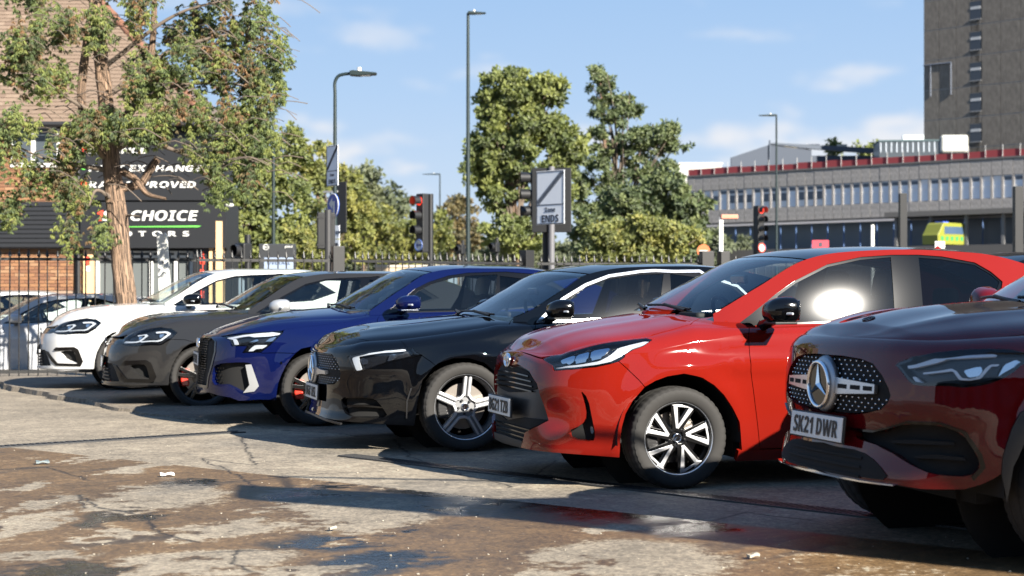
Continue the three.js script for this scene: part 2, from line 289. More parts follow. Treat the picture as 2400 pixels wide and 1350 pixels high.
// ---------------------------------------------------------------- the shape of each car
const SHAPES = {
  yaris: {
    plan: [[0, 0], [.014, .28], [.055, .5], [.15, .69], [.35, .815], [.6, .856], [.9, .866], [1.5, .87], [2.6, .874], [3.3, .85], [3.7, .76], [3.88, .55], [3.94, 0]],
    front: [[.15, .03], [.25, 0], [.42, .0], [.55, .008], [.66, .02], [.74, .036], [.82, .06]],
    side: [[.15, .09], [.22, .05], [.3, .03], [.45, .01], [.6, 0], [.75, .006], [.85, .022], [.95, .05], [1.05, .09]],
    rear: [[.15, .08], [.4, 0], [.7, .02], [1.05, .08]],
    edge: [[0, .812], [.05, .80], [.11, .805], [.2, .84], [.37, .882], [.67, .91], [.85, .945], [1.02, .975], [1.3, .968], [1.98, .985], [2.6, 1.01], [3.4, 1.05], [3.94, 1.0]],
    crown: [[0, .775], [.05, .80], [.11, .845], [.24, .922], [.43, .975], [.63, 1.01], [.82, 1.036], [1.05, 1.06], [1.5, 1.06]], crownP: 1.75,
    rv: [[0, .05], [.3, .08], [1, .09], [1.3, .045], [3.9, .05]], rh: [[0, .03], [.3, .09], [1, .1], [1.3, .05], [3.9, .06]],
    glass: { in: .0, lean: .255, curve: .12, taper: x => .05 * Math.max(0, 2.6 - x) ** 2 },
    rail: [[1.17, 1.05, 0], [1.48, 1.222, .5], [1.815, 1.392, 1], [2.05, 1.437, 1.3], [2.5, 1.458, 1.6], [3.0, 1.44, 2], [3.45, 1.35, 2.4], [3.75, 1.2, 2.7], [3.88, 1.03, 3]],
    bow: [[0, .25], [1, .10], [1.6, 0], [2.2, -.05], [3, -.1]], lift: [[0, .01], [.5, .025], [1, .03], [1.6, .034], [2.4, .03], [3, .02]],
    shoulder: .2, wheelX: .86, wheelR: .31, archR: .38, base: 2.56, flare: [.022, .085], length: 3.94,
    mod: (u, z, x, ks, kf) => -.012 * Math.exp(-Math.pow((z - .74) / .05, 2)) * ks * sstep(.5, 1.1, x) + .03 * Math.exp(-Math.pow((u - .68) / .13, 2) - Math.pow((z - .44) / .1, 2)),
    hoodMod: (x, k) => .006 * Math.exp(-Math.pow((k - .55) / .1, 2)),
  },
  acl: {
    plan: [[0, 0], [.013, .28], [.055, .52], [.17, .73], [.42, .845], [.7, .885], [1.0, .895], [2, .897], [3.4, .887], [4.0, .82], [4.32, .6], [4.42, 0]],
    front: [[.15, .02], [.22, 0], [.3, .02], [.45, .03], [.6, .022], [.68, .026], [.75, .036], [.82, .06]],
    side: [[.15, .08], [.22, .045], [.3, .025], [.45, .008], [.6, 0], [.72, .004], [.8, .02], [.9, .05], [1.0, .09]],
    rear: [[.15, .08], [.4, 0], [.7, .02], [1.05, .1]],
    edge: [[0, .775], [.08, .785], [.25, .815], [.5, .83], [.8, .863], [1.17, .913], [1.3, .935], [1.55, .938], [2.4, .955], [3.5, .99], [4.4, .95]],
    crown: [[0, .74], [.04, .79], [.09, .828], [.18, .872], [.3, .908], [.5, .943], [.75, .967], [1.0, .992], [1.26, 1.011], [1.6, 1.02]], crownP: 1.5,
    shoulder: .3, rv: [[0, .06], [.3, .07], [1.2, .08], [1.5, .04], [4.4, .05]], rh: [[0, .035], [.3, .09], [1.2, .1], [1.5, .045], [4.4, .06]],
    glass: { in: 0, lean: .30, curve: .12, taper: x => .04 * Math.max(0, 2.6 - x) ** 2 },
    rail: [[1.42, .985, 0], [1.6, 1.062, .3], [1.815, 1.188, .65], [2.06, 1.325, 1], [2.4, 1.378, 1.3], [2.9, 1.388, 1.7], [3.3, 1.36, 2], [3.9, 1.2, 2.5], [4.3, 1.0, 3]],
    bow: [[0, .27], [1, .15], [1.6, 0], [2.2, -.05], [3, -.1]], lift: [[0, .012], [.5, .025], [1, .03], [1.6, .034], [2.4, .03], [3, .02]],
    wheelX: 1.01, wheelR: .332, archR: .382, base: 2.73, flare: [.022, .07], length: 4.42,
    mod: (u, z, x, ks) => -.014 * Math.exp(-Math.pow((z - .72) / .045, 2)) * ks * sstep(.7, 1.3, x),
    hoodMod: (x, k) => .012 * Math.exp(-Math.pow((k - .6) / .12, 2)) * sstep(.05, .5, x),
  },
  a3: {
    plan: [[0, 0], [.015, .28], [.06, .52], [.19, .73], [.4, .84], [.7, .888], [1.0, .9], [2, .903], [3.4, .89], [3.95, .82], [4.24, .6], [4.34, 0]],
    front: [[.15, .05], [.25, .01], [.34, 0], [.55, .008], [.68, .018], [.76, .036], [.82, .06]],
    side: [[.15, .08], [.22, .045], [.3, .025], [.45, .008], [.6, 0], [.74, .002], [.82, .018], [.92, .055], [1.02, .1]],
    rear: [[.15, .08], [.4, 0], [.7, .02], [1.05, .1]],
    edge: [[0, .792], [.1, .795], [.2, .82], [.35, .862], [.65, .915], [.93, .934], [1.27, .945], [1.5, .975], [1.75, .985], [2.6, 1.0], [3.5, 1.04], [4.3, 1.0]],
    crown: [[0, .765], [.05, .785], [.09, .80], [.164, .838], [.3, .891], [.43, .931], [.65, .984], [.92, 1.017], [1.32, 1.044], [1.7, 1.05]], crownP: 1.75,
    rv: [[0, .05], [.3, .07], [1.2, .08], [1.5, .04], [4.3, .05]], rh: [[0, .03], [.3, .08], [1.2, .1], [1.5, .05], [4.3, .06]],
    glass: { in: 0, lean: .36, curve: .1 },
    rail: [[1.46, 1.01, 0], [1.775, 1.21, .55], [2.074, 1.366, 1], [2.4, 1.402, 1.3], [2.9, 1.4, 1.7], [3.3, 1.35, 2], [3.9, 1.15, 2.6], [4.2, 1.0, 3]],
    bow: [[0, .27], [1, .15], [1.6, 0], [2.2, -.05], [3, -.1]], lift: [[0, .012], [.5, .025], [1, .032], [1.6, .04], [2.4, .03], [3, .02]],
    shoulder: .3, wheelX: .98, wheelR: .325, archR: .372, base: 2.64, flare: [.025, .08], length: 4.34,
    mod: (u, z, x, ks) => -.02 * Math.exp(-Math.pow((z - .80) / .05, 2)) * ks * sstep(.6, 1.0, x),
  },
  golf: {
    plan: [[0, 0], [.02, .28], [.078, .52], [.2, .72], [.4, .835], [.7, .882], [1.0, .893], [2, .896], [3.3, .885], [3.85, .82], [4.16, .6], [4.27, 0]],
    front: [[.15, .05], [.24, 0], [.42, .008], [.57, .02], [.64, .04], [.7, .062], [.78, .1]],
    side: [[.15, .08], [.22, .045], [.3, .025], [.45, .008], [.6, 0], [.72, .004], [.8, .016], [.9, .045], [1.0, .085]],
    rear: [[.15, .08], [.4, 0], [.7, .02], [1.05, .1]],
    edge: [[0, .726], [.1, .73], [.2, .77], [.35, .825], [.5, .872], [.8, .925], [1.2, .945], [1.4, .965], [1.7, .972], [2.6, .985], [3.5, 1.0], [4.25, .97]],
    crown: [[0, .69], [.06, .715], [.11, .755], [.19, .825], [.28, .883], [.4, .932], [.63, .975], [.9, .995], [1.26, 1.01], [1.6, 1.02]], crownP: 1.75,
    rv: [[0, .05], [.3, .08], [1.2, .08], [1.5, .04], [4.3, .05]], rh: [[0, .03], [.3, .09], [1.2, .1], [1.5, .05], [4.3, .06]],
    glass: { in: 0, lean: .36, curve: .1 },
    rail: [[1.45, 1.005, 0], [1.66, 1.14, .4], [1.865, 1.272, .75], [2.05, 1.355, 1], [2.4, 1.395, 1.3], [3.0, 1.395, 1.8], [3.3, 1.37, 2], [3.9, 1.2, 2.5], [4.2, 1.0, 3]],
    bow: [[0, .27], [1, .15], [1.6, 0], [2.2, -.05], [3, -.1]], lift: [[0, .012], [.5, .025], [1, .03], [1.6, .034], [2.4, .03], [3, .02]],
    shoulder: .35, wheelX: .97, wheelR: .324, archR: .366, base: 2.63, flare: [.02, .07], length: 4.27,
    mod: (u, z, x, ks) => -.008 * Math.exp(-Math.pow((z - .76) / .04, 2)) * ks * sstep(.7, 1.2, x),
    hoodMod: (x, k) => .008 * Math.exp(-Math.pow((k - .72) / .09, 2)) * sstep(.1, .5, x),
  },
  gla: {
    plan: [[0, 0], [.015, .28], [.06, .52], [.15, .70], [.31, .825], [.52, .888], [.9, .912], [2, .917], [3.4, .912], [4.1, .83], [4.32, .6], [4.41, 0]],
    front: [[.15, .06], [.28, .0], [.36, -.005], [.48, .02], [.58, .035], [.68, .02], [.78, .026], [.86, .04], [.92, .055], [1.0, .085]],
    side: [[.15, .1], [.22, .06], [.3, .03], [.45, .008], [.6, 0], [.8, .004], [.9, .02], [1.0, .05], [1.1, .1]],
    rear: [[.15, .08], [.4, 0], [.7, .02], [1.15, .1]],
    edge: [[0, .974], [.1, .972], [.37, .985], [.65, 1.0], [1.0, 1.02], [1.3, 1.035], [2.4, 1.06], [3.5, 1.1], [4.4, 1.05]],
    crown: [[0, .965], [.04, .98], [.09, 1.0], [.21, 1.042], [.34, 1.078], [.48, 1.106], [.64, 1.124], [.9, 1.14], [1.4, 1.15]], crownP: 1.75,
    rv: [[0, .06], [.3, .08], [1.2, .08], [1.5, .04], [4.4, .05]], rh: [[0, .04], [.3, .1], [1.2, .1], [1.5, .05], [4.4, .06]],
    glass: { in: 0, lean: .3, curve: .1 },
    rail: [[1.25, 1.10, 0], [1.6, 1.29, .5], [1.95, 1.47, 1], [2.4, 1.56, 1.4], [3.2, 1.56, 2], [4.1, 1.3, 2.6], [4.35, 1.1, 3]],
    bow: [[0, .27], [1, .15], [1.6, 0], [2.2, -.05], [3, -.1]], lift: [[0, .012], [.5, .025], [1, .03], [1.6, .034], [2.4, .03], [3, .02]],
    shoulder: .3, wheelX: .86, wheelR: .36, archR: .425, base: 2.73, flare: [.02, .07], length: 4.41,
    hoodMod: (x, k) => (.014 * Math.exp(-Math.pow((k - .62) / .1, 2)) - .006 * Math.exp(-Math.pow((k - .35) / .15, 2))) * sstep(.05, .5, x),
  },
};
const POSE = {                                                 // nose on the ground plan (x, depth), ground height, turn in degrees
  gla: [1.42, 7.5, 0, 15.5], yaris: [-.055, 10.33, 0, 15.5], acl: [-1.56, 12.62, .005, 16.5], a3: [-2.895, 14.9, .01, 15.5], grey: [-4.345, 17.2, .0, 15.5], white: [-5.70, 19.5, .06, 15.5],
};
// outlines of the panels, traced on each skin
const CUT = {
 yaris: {
  hood: [[0,1.936], [0.1237,1.9779], [0.5008,1.6384], [0.6289,1.9786], [0.7973,1.7567], [0.9519,1.8209], [1.0936,1.931], [1.2042,1.9967], [1.2792,1.966], [1.3418,2.0112], [1.4677,2.021], [1.6019,2.0413], [1.7365,2.2826]],
  bumper: [[0,1.936], [0,0.92], [0.1968,0.9544], [0.4016,0.9169], [0.5191,0.8008], [0.5831,0.604], [0.6198,0.44], [0.5357,0.3739], [0.3939,0.2879], [0.3562,0.1802], [0.325,0.1199], [0.7053,0.1132], [1.1057,0.0668], [1.1036,0.2243], [1.1119,0.3537], [1.1316,0.4686], [1.1733,0.5814], [1.2465,0.6997], [1.2102,0.7686], [1.1402,0.8781], [1.0933,0.9435], [1.0411,0.9256], [0.9549,0.9089], [0.7961,0.9243], [0.6666,0.9532], [0.5293,1.4629], [0.2374,1.7425], [0.1315,1.9203]],
  mouth: [[0,0.92], [0.1968,0.9544], [0.4016,0.9169], [0.5191,0.8008], [0.5831,0.604], [0.6198,0.44], [0.5357,0.3739], [0.3939,0.2879], [0.3562,0.1802], [0.325,0.1199], [0,0.126]],
  uppergrille: [[0,0.902], [0.1612,0.9391], [0.3622,0.9002], [0.4694,0.8091], [0.5114,0.7636], [0.374,0.7091], [0.2139,0.6755], [0,0.654]],
  lowergrille: [[0,0.356], [0.3308,0.4307], [0.6083,0.4463], [0.5287,0.3875], [0.3736,0.2993], [0.3411,0.1924], [0,0.192]],
  lip: [[0,0.202], [0.3411,0.1924], [0.3238,0.1167], [0,0.112]],
  fender: [[1.0933,0.9435], [1.1402,0.8781], [1.2102,0.7686], [1.2465,0.6997], [1.3122,0.7431], [1.3835,0.7643], [1.4913,0.7632], [1.6095,0.7029], [1.6826,0.6375], [1.7472,0.5471], [1.805,0.4364], [1.8349,0.3653], [1.8544,0.3184], [1.8755,0.1469], [1.9014,0.0184], [2.0255,0.0124], [1.9995,0.1747], [1.9623,0.4471], [1.9307,0.7166], [1.9291,0.8499], [1.9584,1.9075], [1.938,2.1238], [1.9494,2.4508], [1.7365,2.2826], [1.6019,2.0413], [1.4677,2.021], [1.3418,2.0112], [1.2792,1.966], [1.319,1.6646], [1.2494,1.3606], [1.1846,1.2167], [1.1291,0.9785]],
  doorcut: [[1.9584,1.9075], [1.9291,0.8499], [1.9307,0.7166], [1.9623,0.4471], [1.9995,0.1747]],
  headlight: [[0.5293,1.4629], [0.6666,0.9532], [0.7961,0.9243], [0.9549,0.9089], [1.0411,0.9256], [1.0933,0.9435], [1.1291,0.9785], [1.1846,1.2167], [1.2494,1.3606], [1.319,1.6646], [1.2792,1.966], [1.2042,1.9967], [1.0936,1.931], [0.9519,1.8209], [0.7973,1.7567], [0.6289,1.9786]],
  lamp_strip: [[0.6503,0.9805], [0.8678,0.9548], [0.9722,0.9578], [1.0422,0.9998], [1.0999,1.4358], [1.1936,1.6396], [1.271,1.7608], [1.3053,1.6731], [1.292,1.5674], [1.1864,1.3328], [1.1297,0.9975], [1.0413,0.9423], [0.9463,0.9237], [0.6786,0.9593]],
  reflector1: [[0.6955,1.4775], [0.8149,1.4822], [0.8127,0.9994], [0.7757,0.9745], [0.7224,1.0559]],
  reflector2: [[0.8251,1.4573], [0.9081,1.4973], [0.9027,0.974], [0.8134,0.9747]],
  reflector3: [[0.9216,1.5152], [1.0569,1.5646], [0.9984,0.9862], [0.9157,0.973]],
  intake: [[0.861,0.7182], [0.9083,0.6292], [0.9333,0.4273], [0.9517,0.2806], [0.9364,0.2148], [0.7933,0.2477], [0.7743,0.3312], [0.8674,0.3803], [0.8988,0.4576], [0.8824,0.6071]],
  foglight: [[0.9156,0.3559], [0.933,0.3612], [0.9414,0.301], [0.9238,0.2821]],
  dlo: [[1.324,0.993], [1.382,0.956], [2.001,0.991], [2.35,1], [3,1.06], [3.14,1.15], [3.175,1.253], [3.1,1.317], [2.991,1.377], [2.757,1.415], [2.589,1.425], [2.394,1.423], [2.178,1.408], [1.947,1.361], [1.713,1.256], [1.574,1.17], [1.409,1.051]],
  glassF: [[1.508,0.969], [2.001,0.997], [2.33,1.005], [2.359,1.065], [2.391,1.41], [2.175,1.392], [1.944,1.345], [1.711,1.239], [1.592,1.162]],
  glassR: [[2.54,1.02], [2.561,1.064], [2.589,1.408], [2.754,1.398], [2.988,1.363], [3.097,1.303], [3.156,1.253], [3.09,1.15], [2.95,1.07]],
 },
 acl: {
  hood: [[0.572,3], [0.7295,2.1476], [0.8729,2.0143], [1.0129,1.8718], [1.1497,1.7556], [1.4395,1.8806], [1.8045,1.881], [1.9232,1.7882], [2.099,2.2796]],
  bumper: [[0.572,3], [0,3], [0,1.102], [0.4948,0.992], [0.5657,0.9401], [0.6176,0.8287], [0.6397,0.7423], [0.6205,0.6746], [0.538,0.6038], [0,0.562], [0,0.14], [0.4636,0.1433], [0.6809,0.13], [1.0517,0.0865], [1.2489,0.0656], [1.2529,0.1419], [1.2687,0.3781], [1.3016,0.615], [1.393,0.772], [1.3984,0.7699], [1.3649,0.8244], [1.2931,0.9134], [1.1593,0.8814], [1.0614,0.855], [0.9211,0.78], [0.8413,0.7495], [0.7944,0.7465], [0.7678,0.8417], [0.7197,0.9501], [0.8765,0.9808], [1.0186,1.0601], [1.146,1.1047], [1.1852,1.1648], [1.1497,1.7556], [1.0129,1.8718], [0.8729,2.0143], [0.7295,2.1476]],
  grille: [[0,1.102], [0.4948,0.992], [0.5657,0.9401], [0.6176,0.8287], [0.6397,0.7423], [0.6205,0.6746], [0.538,0.6038], [0,0.562]],
  headlight: [[0.7197,0.9501], [0.7678,0.8417], [0.7944,0.7465], [0.8413,0.7495], [0.9211,0.78], [1.0614,0.855], [1.1593,0.8814], [1.2931,0.9134], [1.2442,0.9664], [1.1852,1.1648], [1.146,1.1047], [1.0186,1.0601], [0.8765,0.9808]],
  lamp_strip: [[0.7559,0.939], [0.8767,0.9691], [1.0188,0.9956], [1.16,1.0436], [1.1845,0.9901], [1.1738,0.9801], [1.019,0.9749], [0.8916,0.9506], [0.8167,0.9349], [0.8488,0.7606], [0.8026,0.7657]],
  reflector1: [[0.8289,0.9037], [0.8626,0.9176], [0.8993,0.886], [0.8924,0.8398], [0.8485,0.8369]],
  reflector2: [[1.0612,0.9473], [1.0963,0.9565], [1.1243,0.9253], [1.0893,0.8822], [1.0404,0.8618]],
  intake: [[0.6331,0.4347], [0.8143,0.4443], [0.9479,0.4172], [1.004,0.311], [1.0527,0.1756], [0.8717,0.1709], [0.7053,0.2061], [0.6498,0.3129]],
  slat1: [[0.652,0.4475], [0.8302,0.4435], [0.9586,0.4216], [0.9585,0.4053], [0.8299,0.4199], [0.6524,0.4255]],
  slat2: [[0.7006,0.339], [0.8744,0.3303], [1.011,0.3051], [1.0109,0.2899], [0.8741,0.3067], [0.7009,0.3172]],
  fin: [[1.2148,0.5276], [1.2263,0.5324], [1.196,0.3745], [1.1935,0.1687], [1.1844,0.1689], [1.1864,0.3749]],
  lip: [[0,0.18], [0.0554,0.145], [0.6029,0.1509], [0.6905,0.1452], [0.6906,0.1306], [0.6042,0.1326], [0.0609,0.1197], [0,0.14]],
  fender: [[1.1497,1.7556], [1.1852,1.1648], [1.2442,0.9664], [1.2931,0.9134], [1.3649,0.8244], [1.3984,0.7699], [1.4161,0.7955], [1.5325,0.8339], [1.65,0.8136], [1.7693,0.7408], [1.853,0.6227], [1.9426,0.4175], [1.9876,0.1235], [2.0076,0.0683], [2.1276,0.0669], [2.1576,0.4681], [2.1813,0.9747], [2.199,1.7449], [2.1284,2.1453], [2.1225,2.3266], [2.099,2.2796], [1.9232,1.7882], [1.8045,1.881], [1.4395,1.8806]],
  doorcut: [[2.199,1.7449], [2.1813,0.9747], [2.1576,0.4681], [2.1276,0.1338]],
  dlo: [[1.591,0.932], [1.784,0.944], [2.6,0.98], [3.2,1.03], [3.42,1.12], [3.3,1.24], [3.05,1.32], [2.985,1.361], [2.766,1.357], [2.604,1.363], [2.479,1.356], [2.213,1.319], [2.015,1.249], [1.816,1.139], [1.682,1.03], [1.61,0.971]],
  glassF: [[1.803,0.956], [1.817,1.091], [2.011,1.217], [2.208,1.285], [2.473,1.322], [2.675,1.329], [2.585,1]],
  quarter: [[1.653,0.957], [1.779,0.961], [1.79,1.067]],
  glassR: [[2.73,1.33], [3.02,1.295], [3.25,1.22], [3.36,1.125], [3.17,1.055], [2.7,1.01]],
 },
 a3: {
  hood: [[0,1.674], [0.6224,1.8538], [0.6711,1.9095], [1.014,1.237], [1.1678,1.0464], [1.2836,0.9958], [1.3098,1.0985], [1.6221,1.3029], [1.8933,1.5168], [1.9982,1.9022], [2.1012,2.1578]],
  bumper: [[0,1.674], [0,1.34], [0.5276,1.4727], [0.6212,1.0938], [0.6363,0.8462], [0.5952,0.6639], [0.532,0.4531], [0.5062,0.2964], [0,0.282], [0,0.176], [0.5236,0.2333], [0.8093,0.1682], [0.8911,0.1164], [1.0757,0.1282], [1.2354,0.1186], [1.2387,0.218], [1.2495,0.3271], [1.2788,0.4452], [1.3157,0.5512], [1.3595,0.6452], [1.3962,0.7017], [1.3706,0.7088], [1.109,0.7399], [1.0979,0.7533], [0.9355,0.7828], [0.9772,0.8635], [0.8287,0.9103], [0.687,1.6169], [0.6224,1.8538]],
  grille: [[0,1.34], [0.5276,1.4727], [0.6212,1.0938], [0.6363,0.8462], [0.5952,0.6639], [0.532,0.4531], [0.5062,0.2964], [0,0.282]],
  headlight: [[0.687,1.6169], [0.8287,0.9103], [0.9772,0.8635], [0.9355,0.7828], [1.0979,0.7533], [1.1755,0.8327], [1.2909,0.9734], [1.2836,0.9904], [1.1678,1.0312], [1.0143,1.2121]],
  lamp_strip: [[0.7338,1.4879], [1.0148,1.171], [1.2798,0.979], [1.2722,0.9562], [1.168,0.9496], [1.0171,0.9762], [0.8223,1.1529], [0.8952,0.9051], [0.8542,0.9149]],
  lamp_lower: [[1.0492,0.8598], [1.1607,0.8355], [1.1163,0.7999], [1.0569,0.8071], [1.0269,0.7818], [0.9852,0.7911], [1.0191,0.8385]],
  reflector1: [[1.1755,0.9261], [1.2387,0.939], [1.1977,0.8782], [1.1311,0.8803]],
  reflector2: [[0.9883,0.9151], [1.0636,0.9411], [1.0789,0.9148], [1.0189,0.8844]],
  intake: [[0.5968,0.6126], [0.6691,0.677], [0.8314,0.675], [0.9892,0.6411], [1.0194,0.6093], [1.0818,0.3105], [1.0389,0.2419], [0.9375,0.2285], [0.8266,0.3286], [0.7559,0.3704], [0.5863,0.3547]],
  blade: [[0.9647,0.6117], [1.0156,0.61], [1.0818,0.3105], [1.0389,0.2453], [0.9376,0.2309], [0.9979,0.3353]],
  fender: [[1.0979,0.7533], [1.109,0.7399], [1.3706,0.7088], [1.3962,0.7017], [1.4489,0.759], [1.5836,0.7901], [1.7185,0.7514], [1.8483,0.63], [1.9282,0.4517], [1.9552,0.2502], [1.948,0.0679], [2.1882,0.0634], [2.2181,0.5695], [2.1363,0.936], [2.1835,2.0143], [2.1421,2.0649], [2.1012,2.1578], [1.9982,1.9022], [1.8933,1.5168], [1.6221,1.3029], [1.3098,1.0985], [1.2909,0.9734], [1.1755,0.8327]],
  doorcut: [[2.1835,2.0143], [2.1363,0.936], [2.2181,0.5695], [2.1882,0.1268]],
  sensor: [[1.2676,0.6141], [1.286,0.6074], [1.2845,0.5729], [1.2661,0.5786]],
  dlo: [[1.603,0.984], [1.97,0.997], [2.365,1.001], [2.6,1], [3.2,1.05], [3.45,1.14], [3.25,1.26], [3.09,1.348], [2.768,1.371], [2.675,1.369], [2.4,1.359], [2.216,1.332], [2.03,1.274], [1.899,1.212], [1.767,1.112], [1.655,1.03]],
  glassF: [[1.806,0.997], [1.839,1.13], [1.934,1.199], [2.074,1.263], [2.259,1.314], [2.443,1.337], [2.689,1.347], [2.641,1.142], [2.575,1.015]],
  glassR: [[2.71,1.335], [3,1.3], [3.22,1.23], [3.38,1.14], [3.17,1.075], [2.68,1.02]],
 },
 golf: {
  hood: [[0,1.992], [0.6662,2.0179], [0.8705,1.7372], [1.0245,1.4564], [1.1456,1.3213], [1.2858,1.4744], [1.4434,1.7383], [1.6773,1.9644], [1.8726,2.0003], [1.9433,2.0799], [2.033,2.5408]],
  bumper: [[0,0.932], [0,0.57], [0.524,0.5916], [0.6155,0.4365], [0.6781,0.2492], [0,0.21], [0,0.142], [0.6661,0.1527], [0.8364,0.1183], [1.235,0.1378], [1.2389,0.1726], [1.2468,0.288], [1.2697,0.4234], [1.3152,0.554], [1.3826,0.6805], [1.4769,0.7637], [1.4054,0.7981], [1.2539,0.8314], [1.1708,0.7748], [1.1405,0.771], [0.903,0.8454], [0.7886,0.9013], [0.69,0.9727]],
  grille: [[0,1.71], [0.663,2.0137], [0.7133,1.1425], [0.6918,0.9779], [0,0.94]],
  lowergrille: [[0,0.57], [0.524,0.5916], [0.6155,0.4365], [0.6781,0.2492], [0,0.21]],
  headlight: [[0.6661,2.0152], [0.8724,1.7053], [1.0249,1.4381], [1.1691,1.2382], [1.2306,1.0244], [1.3219,0.9161], [1.2615,0.8444], [1.1708,0.7771], [1.1405,0.7734], [0.903,0.8481], [0.7883,0.9042], [0.6971,0.9731], [0.7133,1.1425]],
  lamp_strip: [[0.9025,1.2314], [1.0145,0.9859], [1.0216,0.9637], [0.9311,0.8982], [0.6945,0.9857], [0.6903,1.0278], [0.9137,0.9222], [0.9986,0.9727], [0.9071,1.0988]],
  lamp_strip2: [[1.1046,0.9952], [1.2156,0.9669], [1.265,0.9199], [1.1517,0.8211], [0.9437,0.8924], [0.9433,0.9094], [1.1365,0.8456], [1.2272,0.922], [1.202,0.9478], [1.1088,0.9686]],
  reflector1: [[0.9194,1.004], [0.966,0.9793], [0.934,0.9476], [0.9194,0.9548]],
  reflector2: [[1.1435,0.9441], [1.1968,0.9309], [1.1629,0.885], [1.1439,0.8884]],
  trim: [[0.7333,0.5852], [0.7769,0.6288], [1.0096,0.5704], [1.0599,0.5099], [1.1127,0.2793], [1.0841,0.1968], [0.7711,0.2442], [0.6919,0.359], [0.5523,0.5823], [0.6277,0.5641], [0.7218,0.414], [0.7921,0.2923], [1.0453,0.2476], [1.0164,0.452], [0.9772,0.5226], [0.7557,0.5591]],
  intake: [[0.8247,0.5318], [0.9691,0.5171], [1.0087,0.4727], [1.0417,0.2728], [1.0255,0.2625], [0.9087,0.3383], [0.8507,0.4506]],
  lip: [[0,0.192], [0.6707,0.2153], [0.8432,0.1973], [1.2351,0.1694], [1.235,0.1472], [0.841,0.1628], [0.6691,0.1826], [0,0.142]],
  fender: [[1.2539,0.8314], [1.4054,0.7981], [1.4769,0.7637], [1.4321,0.7358], [1.5719,0.7666], [1.7018,0.73], [1.8317,0.6053], [1.9067,0.4474], [1.9366,0.2477], [1.9315,0.0671], [2.2016,0.0641], [2.2316,0.5764], [2.0909,1.2405], [2.1407,2.2053], [2.1064,2.4754], [2.033,2.5408], [1.9433,2.0799], [1.8726,2.0003], [1.6773,1.9644], [1.4434,1.7383], [1.2858,1.4744], [1.1456,1.3213], [1.1691,1.2382], [1.2306,1.0244], [1.3219,0.9161], [1.2615,0.8444]],
  doorcut: [[2.1407,2.2053], [2.0909,1.2405], [2.2316,0.5764], [2.2016,0.1282]],
  dlo: [[1.525,0.957], [1.75,0.98], [2.6,0.993], [3.2,1.03], [3.5,1.13], [3.3,1.255], [3,1.325], [2.841,1.366], [2.762,1.357], [2.448,1.344], [2.279,1.332], [2.061,1.279], [1.814,1.151]],
  glassF: [[1.735,1], [2.61,1.005], [2.655,1.33], [2.447,1.331], [2.278,1.317], [2.06,1.263], [1.84,1.142]],
  quarter: [[1.558,0.957], [1.687,0.977], [1.765,1.096]],
  glassR: [[2.75,1.33], [3,1.3], [3.25,1.235], [3.43,1.13], [3.18,1.05], [2.71,1.01]],
 },
 gla: {
  hood: [[0,1.928], [0.2231,1.8271], [0.4553,1.7447], [0.6049,1.8147], [0.832,1.9811], [1.1902,2.0015], [1.4795,2.0054], [1.6811,2.0306], [1.8323,2.0625]],
  bumper: [[0,1.928], [0,0.966], [0.1373,0.9676], [0.2982,0.9573], [0.3942,0.9367], [0.4722,0.8742], [0.5173,0.8101], [0.5333,0.7663], [0.5171,0.7268], [0.4747,0.6844], [0.3469,0.6484], [0.2162,0.6293], [0,0.626], [0,0.248], [0.58,0.2654], [0.7023,0.2557], [0.8874,0.2657], [0.9533,0.2914], [1.0067,0.3257], [1.0375,0.3556], [1.0425,0.4509], [1.0584,0.5237], [1.0809,0.6102], [1.1153,0.6885], [1.2342,0.7689], [1.3334,0.854], [1.3501,1.6501], [1.1902,2.0015], [0.832,1.9811], [0.6049,1.8147], [0.4553,1.7447], [0.2231,1.8271]],
  grille: [[0,0.966], [0.1373,0.9676], [0.2982,0.9573], [0.3942,0.9367], [0.4722,0.8742], [0.5173,0.8101], [0.5333,0.7663], [0.5171,0.7268], [0.4747,0.6844], [0.3469,0.6484], [0.2162,0.6293], [0,0.626]],
  headlight: [[0.537,0.9517], [0.5814,0.9144], [0.632,0.8591], [0.6683,0.8386], [0.8328,0.8478], [0.8715,0.8371], [0.9532,0.8456], [1.008,0.8613], [1.0816,0.9009], [1.1421,0.962], [1.2867,0.9738], [1.2507,1.0644], [1.1468,1.1313], [1.0931,1.3056], [1.018,1.3725], [0.8996,1.4072], [0.7794,1.3172], [0.646,0.9991]],
  lamp_strip: [[0.604,0.9465], [0.6512,0.9583], [0.7831,1.0144], [0.8993,1.1787], [1.0144,1.1815], [1.0335,1.1042], [1.0243,1.0455], [0.8992,1.057], [0.7838,0.9834], [0.6533,0.9398], [0.6136,0.9309]],
  lamp_strip2: [[0.6945,0.9158], [0.7856,0.9351], [0.8317,0.9479], [0.8545,0.9334], [0.877,0.8927], [0.9098,0.8882], [0.9482,0.8973], [0.9767,0.9434], [0.9997,0.964], [1.0392,0.9631], [1.0331,0.9533], [1.0049,0.9528], [0.9875,0.9318], [0.9562,0.8859], [0.9098,0.8771], [0.866,0.8816], [0.8376,0.9332], [0.7859,0.924], [0.6986,0.9065]],
  lamp_strip3: [[0.6407,0.8862], [0.6582,0.8901], [0.6947,0.8575], [0.8328,0.8627], [0.8715,0.852], [0.9533,0.8566], [0.9532,0.8456], [0.8715,0.8386], [0.8328,0.8485], [0.6751,0.8408]],
  reflector1: [[0.8824,0.9369], [0.9323,0.9532], [0.9602,0.9553], [0.9652,0.9294], [0.9482,0.901], [0.9044,0.8957]],
  reflector2: [[1.0618,0.9603], [1.1151,0.9842], [1.14,0.9658], [1.0539,0.9135], [1.0307,0.893]],
